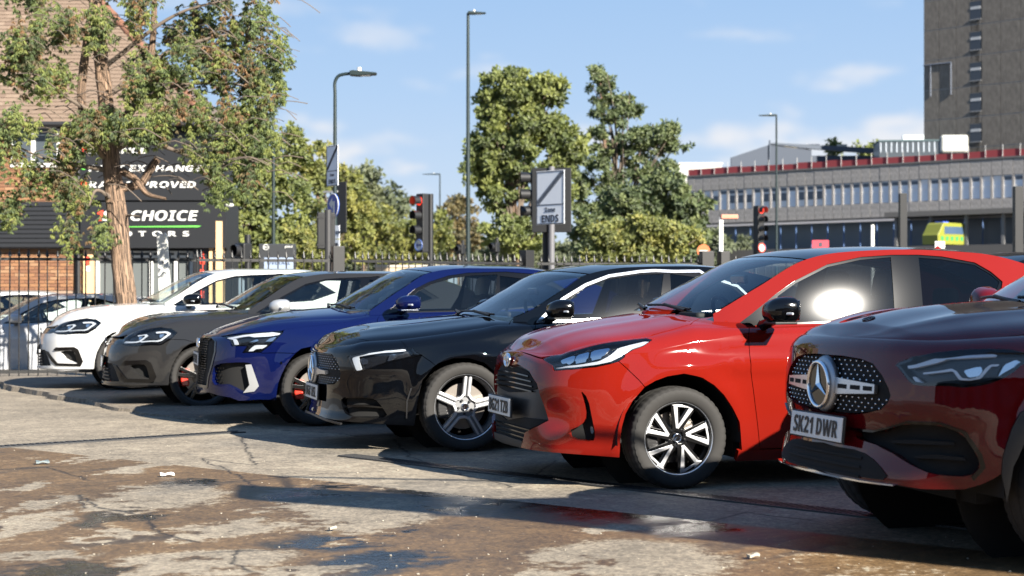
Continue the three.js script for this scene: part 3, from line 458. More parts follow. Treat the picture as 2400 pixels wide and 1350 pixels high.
  intake: [[0.25,0.5372], [0.4121,0.5434], [0.5031,0.5727], [0.6236,0.6184], [0.7874,0.6267], [0.8795,0.5842], [0.9393,0.4619], [0.9529,0.3954], [0.9148,0.3396], [0.7885,0.3419], [0.7071,0.3608], [0.4869,0.4686], [0.2676,0.4965]],
  intake_trim: [[0.2268,0.5503], [0.4115,0.5548], [0.5037,0.5842], [0.6252,0.6338], [0.7877,0.6418], [0.8932,0.5955], [0.9582,0.4693], [0.9745,0.3917], [0.9257,0.3174], [0.9148,0.3396], [0.9529,0.3954], [0.9393,0.4619], [0.8795,0.5842], [0.7874,0.6267], [0.6236,0.6184], [0.5031,0.5727], [0.4121,0.5434], [0.25,0.5372]],
  slat1: [[0.4981,0.5115], [0.658,0.5317], [0.8381,0.5308], [0.8437,0.5124], [0.6593,0.5079], [0.5085,0.4976]],
  slat2: [[0.6359,0.4418], [0.7583,0.4584], [0.8876,0.4431], [0.8931,0.4246], [0.7586,0.4324], [0.6507,0.4286]],
  lowergrille: [[0,0.438], [0.1116,0.4294], [0.333,0.431], [0.4679,0.3796], [0.5586,0.2867], [0.3666,0.2827], [0,0.282]],
  lip: [[0,0.274], [0.0943,0.2681], [0.3665,0.2658], [0.5787,0.2697], [0.5813,0.2625], [0.3663,0.2565], [0.094,0.2569], [0,0.258]],
  cladding: [[1.0375,0.3556], [1.0425,0.4509], [1.0584,0.5237], [1.0809,0.6102], [1.1153,0.6885], [1.2342,0.7689], [1.3535,0.8398], [1.4934,0.863], [1.6334,0.8228], [1.7833,0.7265], [1.9033,0.5559], [1.9632,0.3042], [1.9632,0.1825], [1.9182,0.1846], [1.9033,0.3706], [1.8334,0.5743], [1.7334,0.7039], [1.6136,0.7859], [1.4936,0.8144], [1.3737,0.7998], [1.2544,0.7288], [1.1553,0.6028], [1.0831,0.3951], [1.0629,0.1978]],
  fender: [[1.3501,1.6501], [1.3334,0.854], [1.3535,0.8398], [1.4934,0.863], [1.6334,0.8228], [1.7833,0.7265], [1.9033,0.5559], [1.9632,0.3042], [1.9631,0.1095], [2.1333,0.1058], [2.1632,0.5286], [2.1333,1.6191], [1.983,2.0486], [1.8323,2.0625], [1.6811,2.0306], [1.4795,2.0054]],
  doorcut: [[2.1333,1.6191], [2.1632,0.5286], [2.1333,0.1176]],
  dlo: [[1.6,1.075], [2.6,1.09], [3.3,1.13], [3.5,1.22], [3.3,1.38], [3,1.46], [2.4,1.49], [2.1,1.44], [1.85,1.32]],
  glassF: [[1.72,1.1], [2.58,1.11], [2.6,1.46], [2.4,1.47], [2.1,1.415], [1.88,1.31]],
  glassR: [[2.68,1.11], [3.2,1.14], [3.42,1.22], [3.25,1.37], [2.98,1.44], [2.7,1.46]],
 },
};
// ---------------------------------------------------------------- car materials
const paint = (c, metal = .25, rough = .5, extra = {}) => mat(c, .06, 0, { clearcoat: 1, clearcoatRoughness: .025, specularIntensity: 0, ...extra });
const M = {
  gloss: mat([.0015, .0015, .0018], .1, 0),
  plastic: mat([.007, .007, .0075], .6), satin: mat([.013, .013, .014], .4), liner: mat([.0025, .0025, .0025], .9),
  chrome: mat([.82, .83, .85], .12, 1), brushed: mat([.55, .56, .58], .34, 1), darkchrome: mat([.12, .12, .125], .22, 1),
  alloy: mat([.66, .67, .69], .36, .9), alloygrey: mat([.22, .225, .235], .4, .7), rimblack: mat([.002, .002, .0022], .25, 0, { clearcoat: .7, clearcoatRoughness: .1 }),
  rubber: mat([.014, .013, .012], .8), disc: mat([.33, .30, .27], .35, 1), red: mat([.5, .025, .012], .35, 0, { clearcoat: .6 }),
  glass: mat([.80, .86, .84], .05, 0, { transmission: 1, thickness: 0, ior: 1.6 }),
  screen: mat([.78, .85, .83], .02, 0, { transmission: 1, thickness: 0, ior: 1.8 }),
  privacy: mat([.10, .11, .12], .045, 0, { transmission: 1, thickness: 0, ior: 1.5 }),
  lens: mat([.93, .95, .97], 0, 0, { transmission: 1, thickness: 0, ior: 1.5 }),
  lamp: mat([.44, .46, .49], .25, .35), reflector: mat([.6, .62, .65], .15, 1), housing: mat([.004, .0045, .006], .25),
  amber: mat([.8, .35, .05], .2), seat: mat([.012, .012, .013], .75), trim: mat([.012, .012, .013], .7), lining: mat([.10, .098, .095], .9), seatpale: mat([.38, .37, .35], .7),
  silver: mat([.40, .41, .42], .4, .6), belt: mat([.01, .01, .01], .8),
};
const font = await new FontLoader().loadAsync('fonts/droid/droid_sans_bold.typeface.json');
function lettering(text, size, depth = .002, spacing = 0) {
  const out = []; let x = 0;
  for (const ch of text) {
    if (ch === ' ') { x += size * .45; continue; }
    const g = new TextGeometry(ch, { font, size, depth, curveSegments: 4, bevelEnabled: false }); g.computeBoundingBox();
    out.push(g.clone().translate(x - g.boundingBox.min.x, 0, 0)); x += g.boundingBox.max.x - g.boundingBox.min.x + size * .14 + spacing;
  }
  const m = join(out); m.computeBoundingBox(); const b = m.boundingBox;
  return m.translate(-(b.min.x + b.max.x) / 2, -(b.min.y + b.max.y) / 2, 0);
}
function textureOf(w, h, fn, srgb = true) {                    // fn(x, y) in 0..1 -> [r, g, b] 0..255
  const d = new Uint8Array(w * h * 4);
  for (let j = 0; j < h; j++) for (let i = 0; i < w; i++) { const c = fn((i + .5) / w, (j + .5) / h), o = (j * w + i) * 4; d[o] = clamp(c[0], 0, 255); d[o + 1] = clamp(c[1], 0, 255); d[o + 2] = clamp(c[2], 0, 255); d[o + 3] = 255; }
  const t = new THREE.DataTexture(d, w, h, THREE.RGBAFormat); t.magFilter = THREE.LinearFilter; t.minFilter = THREE.LinearMipmapLinearFilter; t.generateMipmaps = true; t.wrapS = t.wrapT = THREE.RepeatWrapping;
  if (srgb) t.colorSpace = THREE.SRGBColorSpace; t.needsUpdate = true; return t;
}

// ---------------------------------------------------------------- wheels (axis along z, face towards +z)
function tyreGeo(R, rim, w) {
  const h = R - rim, P = [[rim - .008, w * .36], [rim + .006, w * .43], [rim + h * .18, w * .475], [rim + h * .5, w * .5], [rim + h * .78, w * .485], [R - .02, w * .455], [R - .008, w * .43], [R - .002, w * .36], [R, w * .2], [R, w * .185], [R - .007, w * .18], [R - .007, w * .15], [R, w * .145], [R, 0]];
  const full = P.concat(P.slice(0, -1).reverse().map(p => [p[0], -p[1]])).reverse();
  const N = 168, g = lathe(full, N), a = g.attributes.position;
  for (let i = 0; i < a.count; i++) {
    const x = a.getX(i), y = a.getY(i), z = a.getZ(i), r = Math.hypot(x, z), seg = Math.round((Math.atan2(x, z) / (2 * Math.PI)) * N + N) % N;
    if (r > R - .022 && Math.abs(y) > w * .19 && seg % 4 === 0) { const k = (r - .004) / r; a.setXYZ(i, x * k, y, z * k); }
  }
  g.computeVertexNormals();
  return g.rotateX(Math.PI / 2);
}
const pol = (r, a) => [r * Math.cos(a), r * Math.sin(a)];
function spokeShape(r0, r1, a0, a1, w0, w1) {                  // a bar from (r0, a0) to (r1, a1), half widths w0, w1
  const p = pol(r0, a0), q = pol(r1, a1), dx = q[0] - p[0], dy = q[1] - p[1], l = Math.hypot(dx, dy), nx = -dy / l, ny = dx / l;
  return [[p[0] + nx * w0, p[1] + ny * w0], [p[0] - nx * w0, p[1] - ny * w0], [q[0] - nx * w1, q[1] - ny * w1], [q[0] + nx * w1, q[1] + ny * w1]];
}
function starShape(r, inner) { const p = []; for (let i = 0; i < 6; i++) { const a = Math.PI / 2 + i * Math.PI / 3; p.push(pol(i % 2 ? inner : r, a)); } return p; }
function makeWheel(kind, R, rimR, w, parent, x, y, z, turn, spin = 0) {
  const wheel = new THREE.Group(); wheel.name = 'wheel'; wheel.position.set(x, y, z); wheel.rotation.y = turn; parent.add(wheel);
  const key = kind + R + rimR, put = (n, g, m) => part(n, g, m, wheel);
  const G = makeWheel.cache[key] ??= (() => {
    const o = [], face = w * .36;
    o.push(['tyre', tyreGeo(R, rimR - .012, w), M.rubber]);
    const lipM = kind === 'dark' ? M.rimblack : M.alloy;
    o.push(['rim_lip', lathe([[rimR - .018, face - .006], [rimR - .012, face + .012], [rimR - .003, face + .014], [rimR + .002, face + .006], [rimR, face - .012]], 72).rotateX(Math.PI / 2), lipM]);
    o.push(['rim_barrel', lathe([[rimR - .012, -face], [rimR - .03, -face + .03], [rimR - .035, face - .05], [rimR - .016, face - .004]], 64).rotateX(Math.PI / 2), kind === 'twin' ? M.alloygrey : M.rimblack]);
    o.push(['brake_disc', new THREE.CylinderGeometry(rimR * .68, rimR * .68, .024, 40).rotateX(Math.PI / 2).translate(0, 0, -.02), M.disc]);
    const cal = []; for (let i = -3; i <= 3; i++) { const a = Math.PI + i * .13; cal.push(box(.075, .05, .08, ...pol(rimR * .66, a), -.005, .012).rotateZ(0)); }
    o.push(['brake_caliper', join(cal), kind === 'dark' ? M.red : M.satin]);
    const dark = [], bright = [], T5 = 2 * Math.PI / 5;
    for (let k = 0; k < 5; k++) {
      const a = Math.PI / 2 + .04 + k * T5 + spin;
      if (kind === 'vee') {
        for (const [b0, b1, w0, w1] of [[a, a + .03, .008, .0155], [a, a - .52, .008, .0155]]) {
          dark.push(extrude(spokeShape(.045, rimR - .02, b0, b1, w0 + .016, w1 + .008), .035, .003).translate(0, 0, face - .055));
          bright.push(extrude(spokeShape(rimR * .26, rimR - .016, b0 - (b1 < a ? .05 : 0), b1, w0 * .8, w1 * .85), .004, .001).translate(0, 0, face - .016));
        }
        bright.push(extrude(spokeShape(rimR * .84, rimR - .008, a + .03, a - .12, .006, .006), .004, .001).translate(0, 0, face - .014));
        bright.push(extrude(spokeShape(rimR * .84, rimR - .008, a + .03, a + .17, .006, .006), .004, .001).translate(0, 0, face - .014));
        bright.push(extrude(spokeShape(rimR * .86, rimR * .90, a, a - .48, .006, .006), .003, .001).translate(0, 0, face - .015));
      } else if (kind === 'twin') {
        dark.push(extrude(spokeShape(.03, rimR - .02, a, a, .030, .024), .028, .003).translate(0, 0, face - .06));
        for (const s of [-1, 1]) {
          const off = .018, ax = Math.cos(a), ay = Math.sin(a), n = [-ay * s * off, ax * s * off];
          const mk = (r0, r1, h0, h1) => { const p = [[r0, h0], [r0, -h0], [r1, -h1], [r1, h1]]; return p.map(([r, h]) => [ax * r + n[0] - ay * h, ay * r + n[1] + ax * h]); };
          dark.push(extrude(mk(rimR * .32, rimR - .016, .012, .011), .04, .003).translate(0, 0, face - .056));
          bright.push(extrude(mk(rimR * .36, rimR - .012, .0062, .007), .004, .001).translate(0, 0, face - .014));
          const m = a + s * T5 / 2, p = [ax * rimR * .37 + n[0], ay * rimR * .37 + n[1]], q = pol(rimR * .30, m), l = Math.hypot(p[0] - q[0], p[1] - q[1]);
          const ux = (q[0] - p[0]) / l, uy = (q[1] - p[1]) / l;
          bright.push(extrude([[p[0] - uy * .008, p[1] + ux * .008], [p[0] + uy * .008, p[1] - ux * .008], [q[0] + uy * .008, q[1] - ux * .008], [q[0] - uy * .008, q[1] + ux * .008]], .004, .001).translate(0, 0, face - .0145));
        }
      } else {
        for (const s of [-.14, .14]) dark.push(extrude(spokeShape(.04, rimR - .014, a + s * .3, a + s, .016, .014), .03, .003).translate(0, 0, face - .05));
      }
    }
    dark.push(new THREE.CylinderGeometry(rimR * .33, rimR * .36, .04, 30).rotateX(Math.PI / 2).translate(0, 0, face - .05));
    o.push(['spokes', join(dark), kind === 'twin' ? M.alloygrey : M.rimblack]);
    if (bright.length) o.push(['spoke_face', join(bright), M.alloy]);
    o.push(['hub_cap', join([new THREE.CylinderGeometry(.028, .032, .014, 24).rotateX(Math.PI / 2).translate(0, 0, face - .022), new THREE.TorusGeometry(.024, .003, 6, 24).translate(0, 0, face - .014), extrude(starShape(.02, .005), .003).translate(0, 0, face - .015)]), kind === 'dark' ? M.darkchrome : M.chrome]);
    for (let k = 0; k < 5; k++) { const [nx, ny] = pol(.052, Math.PI / 2 + .65 + k * T5 + spin); o.push(['lug_nut', new THREE.CylinderGeometry(.0095, .011, .022, 6).rotateX(Math.PI / 2).translate(nx, ny, face - .022), kind === 'vee' ? M.chrome : M.satin]); }
    return o;
  })();
  for (const [n, g, m] of G) put(n, g, m);
  return wheel;
}
makeWheel.cache = {};

// ---------------------------------------------------------------- one car
function makeCar(key, o) {
  const shape = SHAPES[key], K = CUT[key], sk = carSkin(shape), B = sk.body, S = sk.side, T = (k, t) => sk.top(t, k);
  const [X0, D0, g0, deg] = o.pose;
  const car = thing(o.name, o.label, 'car', [X0, g0, -D0], deg * Math.PI / 180, o.group);
  const P = o.paint, put = (n, g, m, parent = car, label) => part(n, g, m, parent, label);
  const uOf = x => { let a = .35, b = sk.L * .5 + 1.2; for (let i = 0; i < 50; i++) { const m = (a + b) / 2; if (sk.base(m)[0] < x) a = m; else b = m; } return a; };
  const vOf = (u, z) => { let a = 0, b = 2; for (let i = 0; i < 40; i++) { const m = (a + b) / 2; if (B(u, m)[1] < z) a = m; else b = m; } return a; };
  // bonnet
  const [uc, vc] = K.hood[K.hood.length - 1], xc = sk.base(uc)[0], t0 = Math.max(0, vc - 2), rear = [];
  const bowH = shape.bow[0][1] * .93;
  for (let i = 1; i <= 12; i++) { const t = mix(t0, 1, i / 12), k = (1 - t) / (1 - t0); rear.push([uOf(xc - bowH * (1 - k * k)), i === 12 ? 3 : 2 + t]); }
  const hoodPoly = [...K.hood, ...rear, ...(K.hood[0][0] === 0 ? [[0, 3]] : [])];
  put('bonnet', both(panel(B, hoodPoly, { gap: .0025, skirt: .03 })), P);
  const scut = [[uc + .005, Math.max(1.9, vc - .1)], ...rear.map(p => [p[0] + .004, p[1]]), ...rear.slice().reverse().map(p => [uOf(sk.base(p[0])[0] + .22), p[1]]), [uOf(xc + .2), Math.max(1.9, vc - .1)]];
  put('scuttle_panel', both(panel(B, scut, { off: -.02, skirt: 0 })), M.plastic);
  // nose and wings
  const intakeHoles = [K.intake].filter(Boolean).map(p => smoothPoly(p, 1));
  const lower = K.lowergrille && (key === 'gla') ? [] : [];
  const bumperHoles = key === 'gla' ? [...intakeHoles, smoothPoly(K.headlight, 1, .22)] : intakeHoles;
  put('front_bumper', both(panel(B, K.bumper, { holes: bumperHoles, gap: .0018, skirt: .045, holeSkirt: .05 })), P);
  for (const f of [x => x, flip]) {
    put('wing', f(panel(B, K.fender, { gap: .0022, skirt: .03 })), P);
    for (const h of intakeHoles) put('air_intake', f(panel(B, h, { off: -.05, skirt: 0 })), M.liner);
  }
  // doors, flanks behind them, sills
  const xB = o.xB ?? 2.66, uB = uOf(xB), uR = uOf(shape.wheelX + shape.base), vlo = u => vOf(u, .22);
  const dc = K.doorcut, zEnd = sk.body(...dc[dc.length - 1])[1];
  const doorPoly = [[dc[0][0], 2], ...dc, [dc[dc.length - 1][0] + .01, vOf(dc[dc.length - 1][0], .225)], ...[.25, .5, .75, 1].map(t => { const u = mix(dc[dc.length - 1][0], uB, t); return [u, vOf(u, .225)]; }), [uB, 2]];
  const ra = shape.archR, back = [[uB, vOf(uB, .225)]];
  { const c = shape.wheelX + shape.base, pts = []; for (let i = 0; i <= 14; i++) { const a = Math.PI * i / 14, x = c - Math.cos(a) * ra, z = shape.wheelR + Math.sin(a) * ra, u = uOf(x); pts.push([u, vOf(u, z)]); } const s = pts[0], e = pts[pts.length - 1]; back.push([s[0], vOf(s[0], .225)], ...pts, [e[0], vOf(e[0], .225)], [sk.L - .02, vOf(sk.L - .02, .3)], [sk.L - .02, 2], [uB, 2]); }
  for (const f of [x => x, flip]) {
    const d = put('door', f(panel(B, doorPoly, { gap: .0022, skirt: .03 })), P);
    const hx = uB - .26; put('door_handle', f(panel(B, [[hx, vOf(hx, .80)], [hx + .2, vOf(hx + .2, .80)], [hx + .2, vOf(hx + .2, .83)], [hx, vOf(hx, .83)]], { off: .02, skirt: .02 })), o.roofDark ? M.gloss : P, d);
    put('rear_flank', f(panel(B, back, { gap: .0022, skirt: .03, d0: .06, d1: .12 })), P);
    const us0 = uOf(shape.wheelX + shape.archR + .01), us1 = uOf(shape.wheelX + shape.base - shape.archR);
    put('sill', f(panel(B, [[us0, vOf(us0, .155)], [us1, vOf(us1, .155)], [us1, vOf(us1, .222)], [us0, vOf(us0, .222)]], { off: .006, skirt: .03 })), o.sillMat ?? P);
  }
  // glasshouse
  const rail = []; for (let t = 0; t <= 2.95; t += .05) { const p = sk.top(t, 1); rail.push([p[0], p[1]]); }
  const beltPts = []; for (let x = rail[rail.length - 1][0]; x > rail[0][0] + .02; x -= .12) beltPts.push([x, sk.E(x) - .004]); beltPts.push([rail[0][0], sk.E(rail[0][0]) - .004]);
  const lift = (l, e) => l && l.map(p => [p[0], Math.max(p[1], sk.E(p[0]) + e)]), dlo = lift(K.dlo, .008), SO = { sv: 1, cuts: [], d0: .06, d1: .05 };
  const glasses = [lift(K.glassF, .022), lift(K.glassR, .022), lift(K.quarter, .022)].filter(Boolean);
  for (const f of [x => x, flip]) {
    put('cabin_side', f(panel(S, [...rail, ...beltPts], { ...SO, holes: [dlo], skirt: .03, holeSkirt: .012 })), P);
    put('window_trim', f(panel(S, dlo, { ...SO, off: -.007, holes: glasses, skirt: 0, holeSkirt: .006 })), M.gloss);
    if (o.chrome) put('chrome_window_strip', f(panel(S, dlo, { ...SO, off: .002, holes: [shrink(shrink(dlo, .011, 1), .011, 1)], skirt: .006, holeSkirt: .006 })), M.chrome);
    glasses.forEach((gl, i) => put('side_window', f(panel(S, gl, { ...SO, off: -.011, skirt: 0 })), i === 1 && o.privacy ? M.privacy : M.glass));
  }
  put('windscreen', sheet(T, -.975, .975, .015, .985, 28, 20, -.002), M.screen);
  const band = sheet(T, -.985, .985, .93, 1.0, 24, 3, -.006); put('windscreen_band', band, M.gloss);
  put('roof', sheet(T, -1, 1, 1.0, 2.2, 28, 22, 0), o.roofMat ?? P);
  put('rear_window', sheet(T, -.94, .94, 2.22, 2.75, 16, 8, -.003), M.privacy);
  put('tailgate', [sheet(T, -1, 1, 2.72, 2.98, 16, 5, 0), sheet(T, -1, -.93, 2.2, 2.75, 2, 6, 0), sheet(T, .93, 1, 2.2, 2.75, 2, 6, 0)], P);
  if (o.antenna) put('roof_antenna', new THREE.ConeGeometry(.02, .035, 12).scale(2.4, 1, .5).translate(...(p => [p[0], p[1] + .02, 0])(sk.top(2.05, 0))), P);
  // cabin
  put('headliner', sheet(T, -.96, .96, 1.04, 2.15, 14, 10, -.035), M.lining);
  const u0 = uOf(shape.rail[0][0] + .05), u1 = uOf(shape.wheelX + shape.base + .1);
  for (const f of [x => x, flip]) put('door_card', f(sheet(B, u0, u1, .35, 1.98, 24, 8, -.045)), M.trim);
  const cx = shape.rail[0][0], fl = .34;
  put('cabin_floor', span(cx - .2, shape.length - .5, fl - .03, fl, -.72, .72), M.liner);
  const dashY = sk.E(cx + .2) + .0;
  put('dashboard', [box(.62, .16, 1.34, cx + .12, dashY - .05, 0, .05), box(.3, .4, 1.3, cx + .2, dashY - .3, 0, .05), box(.16, .08, .36, cx + .3, dashY + .045, -.36, .03)], M.trim);
  const sw = new THREE.Group(); sw.name = 'steering_wheel'; sw.position.set(cx + .52, dashY + .02, -.36); sw.rotation.z = .42; car.add(sw);
  part('steering_rim', new THREE.TorusGeometry(.182, .016, 8, 28).rotateY(Math.PI / 2), M.seat, sw); part('steering_hub', [box(.03, .06, .34, 0, 0, 0, .01), box(.03, .16, .05, 0, -.09, 0, .01), box(.05, .13, .13, 0, 0, 0, .02)], M.trim, sw);
  for (const z of [-.36, .36]) {
    const st = new THREE.Group(); st.name = 'seat'; st.position.set(cx + 1.0, 0, z); car.add(st);
    part('seat_cushion', box(.52, .16, .5, -.12, .5, 0, .06), M.seat, st);
    part('seat_backrest', box(.15, .66, .5, 0, .34, 0, .07).rotateZ(-.28).translate(.17, .52, 0), M.seat, st);
    part('headrest', box(.1, .2, .27, 0, 0, 0, .05).rotateZ(-.2).translate(.34, 1.235, 0), o.paleSeats ? M.seatpale : M.seat, st);
  }
  const rs = new THREE.Group(); rs.name = 'rear_seat'; rs.position.set(cx + 1.85, 0, 0); car.add(rs);
  part('seat_cushion', box(.5, .16, 1.3, -.12, .5, 0, .06), M.seat, rs); part('seat_backrest', box(.15, .6, 1.3, 0, .3, 0, .06).rotateZ(-.35).translate(.16, .52, 0), M.seat, rs);
  for (const z of [-.38, .38]) part('headrest', box(.09, .15, .26, .36, 1.14, z, .04), M.seat, rs);
  const rv = sk.top(.82, 0); put('rear_view_mirror', box(.03, .06, .24, rv[0] + .06, rv[1] - .1, 0, .012), M.gloss);
  // wipers
  for (const [ka, kb, ta, tb] of [[.75, .02, .03, .075], [.1, -.62, .03, .075]]) {
    const a = sk.top(ta, ka), b = sk.top(tb, kb), m = sk.top((ta + tb) / 2 + .01, (ka + kb) / 2);
    put('wiper', [tube([[a[0], a[1] + .012, a[2]], [m[0] - .006, m[1] + .02, m[2]], [b[0] - .004, b[1] + .014, b[2]]], .008, 12, 6), tube([[m[0] - .006, m[1] + .024, m[2]], [mix(a[0], b[0], .1) - .03, a[1] + .005, mix(a[2], b[2], -.02)]], .011, 6, 6)], M.plastic);
  }
  // wheels and arches
  const rimR = o.rim, w = .225, zw = (B(uOf(shape.wheelX), .7)[2] ?? .88) - .012 - w / 2 - (o.tuck ?? 0);
  for (const [dx, s] of [[0, 1], [0, -1], [shape.base, 1], [shape.base, -1]]) {
    makeWheel(o.wheel, shape.wheelR, rimR, w, car, shape.wheelX + dx, shape.wheelR - .004, s * zw, s > 0 ? 0 : Math.PI, o.spin ?? 0);
    const r = shape.archR + .015, c = new THREE.CylinderGeometry(r, r, .40, 28, 1, true, Math.PI / 2 - .1, Math.PI + .2).rotateX(Math.PI / 2);
    put('arch_liner', [c.translate(shape.wheelX + dx, shape.wheelR, s * (.865 - .2)), new THREE.CircleGeometry(r, 28).translate(shape.wheelX + dx, shape.wheelR, s * .47)], M.liner);
  }
  put('underbody', [span(.45, shape.wheelX - .3, .26, .34, -.6, .6), span(shape.wheelX - .3, shape.wheelX + .4, .26, .45, -.46, .46), span(shape.wheelX + .4, shape.wheelX + shape.base - .42, .17, .3, -.74, .74), span(shape.wheelX + shape.base - .42, shape.length - .25, .24, .4, -.46, .46)], M.liner);
  // door mirrors
  const mi = o.mirror, mm = o.mirrorMat ?? P;
  for (const s of [1, -1]) {
    const mg = new THREE.Group(); mg.name = 'door_mirror'; car.add(mg); mg.position.set(mi[0], mi[1], s * mi[2]);
    const N = 22, Mm = 24, pos = [], f = (i, j) => {
      const a = i / N * Math.PI * 2, t = j / Mm, lat = mix(-.10, .13, t), k = Math.pow(Math.max(0, 1 - Math.pow(Math.abs(t * 2 - 1), 3.2)), .5) * mix(.86, 1.06, Math.min(1, t * 1.6));
      const ca = Math.cos(a), sa = Math.sin(a), e = 2 / 2.6, X = Math.sign(ca) * Math.pow(Math.abs(ca), e), Y = Math.sign(sa) * Math.pow(Math.abs(sa), e);
      return [X * mi[3] * k * (ca < 0 ? 1.15 : .55) + t * .05, Y * mi[4] * k * (sa < 0 ? .9 : 1) - (1 - t) * .015, lat];
    };
    for (let i = 0; i < N; i++) for (let j = 0; j < Mm; j++) for (const [a, b] of [[0, 0], [0, 1], [1, 1], [0, 0], [1, 1], [1, 0]]) pos.push(...f(i + a, j + b));
    let sg = new THREE.BufferGeometry(); sg.setAttribute('position', new THREE.Float32BufferAttribute(pos, 3)); sg = smoothed(sg); if (s < 0) sg = flip(sg);
    part('mirror_housing', sg, mm, mg);
    part('mirror_foot', [rod([-.01, -mi[4] * .75, s * -.05], [-.03, -mi[4] * 1.15, s * -.17], .028, .034, 10)], M.gloss, mg);
    part('mirror_underside', [box(mi[3] * 1.4, .016, .17, .0, -mi[4] * .93, s * .015, .007)], o.mirrorTrim ?? M.plastic, mg);
    part('indicator', box(.018, .016, .12, -mi[3] * 1.12 + .06, -mi[4] * .25, s * .085, .006).rotateY(s * .5), M.lamp, mg);
    part('mirror_glass', box(.004, mi[4] * 1.45, .17, mi[3] * .55 + .03, 0, s * .015, .002), M.chrome, mg);
  }
  // headlamps
  for (const f of [x => x, flip]) {
    const hl = new THREE.Group(); hl.name = 'headlight'; car.add(hl);
    const outer = key === 'gla' ? smoothPoly(K.headlight, 1, .22) : smoothPoly(K.headlight, 2, .1);
    part('lens', f(panel(B, outer, { off: key === 'gla' ? .001 : .002, skirt: .0 })), M.lens, hl);
    part('housing', f(panel(B, outer, { off: -.045, skirt: 0 })), M.housing, hl);
    part('lamp_rim', f(panel(B, outer, { off: -.004, holes: [shrink(outer, .009, .5)], skirt: .04, holeSkirt: .04 })), M.gloss, hl);
    for (const k of Object.keys(K)) {
      if (/^lamp_/.test(k)) part('lamp_strip', f(panel(B, smoothPoly(K[k], 1, .12), { off: -.012, skirt: .02, d0: .03 })), M.lamp, hl);
      if (/^reflector/.test(k)) part('reflector', f(panel(B, smoothPoly(K[k], 1, .15), { off: -.018, skirt: .015, d0: .03 })), M.reflector, hl);
    }
  }
  // number plate
  const py = o.plateY, fx = B(0, vOf(0, py))[0] - (o.plateOut ?? .02);
  const pl = new THREE.Group(); pl.name = 'number_plate'; pl.position.set(fx, py, 0); pl.rotation.z = o.plateTilt ?? -.06; car.add(pl);
  part('plate_backing', box(.012, .125, .54, .008, 0, 0, .004), M.plastic, pl);
  part('plate_panel', box(.006, .111, .52, 0, 0, 0, .002), mat([.62, .62, .60], .35), pl);
  if (o.plate) part('plate_characters', (g => { g.computeBoundingBox(); const b = g.boundingBox; return g.scale(.445 / (b.max.x - b.min.x), .079 / (b.max.y - b.min.y), 1); })(lettering(o.plate, .079, .002)).rotateY(-Math.PI / 2).translate(-.005, 0, 0), mat([.01, .01, .01], .5), pl);
  car.updateMatrixWorld(true);
  return { car, sk, B, S, T, K, uOf, vOf, put };
}
function smoothed(g) {                                         // average the normals of corners that share a place
  const p = g.attributes.position, map = new Map(), n = new Float32Array(p.count * 3), key = i => `${Math.round(p.getX(i) * 2e4)},${Math.round(p.getY(i) * 2e4)},${Math.round(p.getZ(i) * 2e4)}`;
  const a = new THREE.Vector3(), b = new THREE.Vector3(), c = new THREE.Vector3();
  for (let i = 0; i < p.count; i += 3) { a.fromBufferAttribute(p, i); b.fromBufferAttribute(p, i + 1); c.fromBufferAttribute(p, i + 2); b.sub(a); c.sub(a); b.cross(c); for (let k = 0; k < 3; k++) { const q = key(i + k), v = map.get(q) ?? map.set(q, new THREE.Vector3()).get(q); v.add(b); } }
  for (let i = 0; i < p.count; i++) { const v = map.get(key(i)).clone().normalize(); n.set([v.x, v.y, v.z], i * 3); }
  g.setAttribute('normal', new THREE.BufferAttribute(n, 3)); return g;
}
function onSkin(f, u, v, off = 0) { const p = f(u, v), n = normalOf(f, u, v); return { p: [p[0] + n[0] * off, p[1] + n[1] * off, p[2] + n[2] * off], n }; }
function dots(c, poly, step, rowH, r, off, skip) {                   // pins over a grille, both halves
  const sp = new THREE.SphereGeometry(r, 6, 4), out = [], inside = (u, v) => { let s = false; for (let i = 0, j = poly.length - 1; i < poly.length; j = i++) { const a = poly[i], b = poly[j]; if ((a[1] > v) !== (b[1] > v) && u < (b[0] - a[0]) * (v - a[1]) / (b[1] - a[1]) + a[0]) s = !s; } return s; };
  const zs = poly.map(p => c.B(p[0], p[1])[1]), lo = Math.min(...zs), hi = Math.max(...zs), um = Math.max(...poly.map(p => p[0]));
  let row = 0;
  for (let z = lo; z < hi; z += rowH, row++) for (let u = (row % 2) * step / 2; u < um; u += step) { const v = c.vOf(u, z); if (!inside(u, v) || skip?.(u, z)) continue; const q = onSkin(c.B, u, v, off); out.push(sp.clone().translate(...q.p)); if (u > .001) out.push(sp.clone().translate(q.p[0], q.p[1], -q.p[2])); }
  return join(out);
}
function starBadge(c, y, r, out, parent, pod = true) {         // ringed three-pointed star with its bars
  const g = new THREE.Group(); g.name = 'emblem'; const x = c.B(0, c.vOf(0, y))[0] - out; g.position.set(x, y, 0); g.rotation.y = -Math.PI / 2; g.rotation.z = 0; parent.add(g);
  part('emblem_ring', new THREE.TorusGeometry(r, r * .085, 8, 40), M.chrome, g);
  part('emblem_disc', new THREE.CylinderGeometry(r, r, .012, 40).rotateX(Math.PI / 2).translate(0, 0, -.008), M.gloss, g);
  const p = []; for (let i = 0; i < 3; i++) { const a = Math.PI / 2 + i * 2 * Math.PI / 3, tip = pol(r * .97, a), l = pol(r * .17, a + Math.PI / 3), q = pol(r * .17, a - Math.PI / 3); for (const s of [l, q]) { const t = [[tip[0], tip[1], .002], [s[0], s[1], .001], [0, 0, .014]]; p.push(...(s === l ? t : [t[0], t[2], t[1]]).flat()); } }
  const sg = new THREE.BufferGeometry(); sg.setAttribute('position', new THREE.Float32BufferAttribute(p, 3)); sg.computeVertexNormals();
  part('emblem_star', sg, M.chrome, g);
  return g;
}
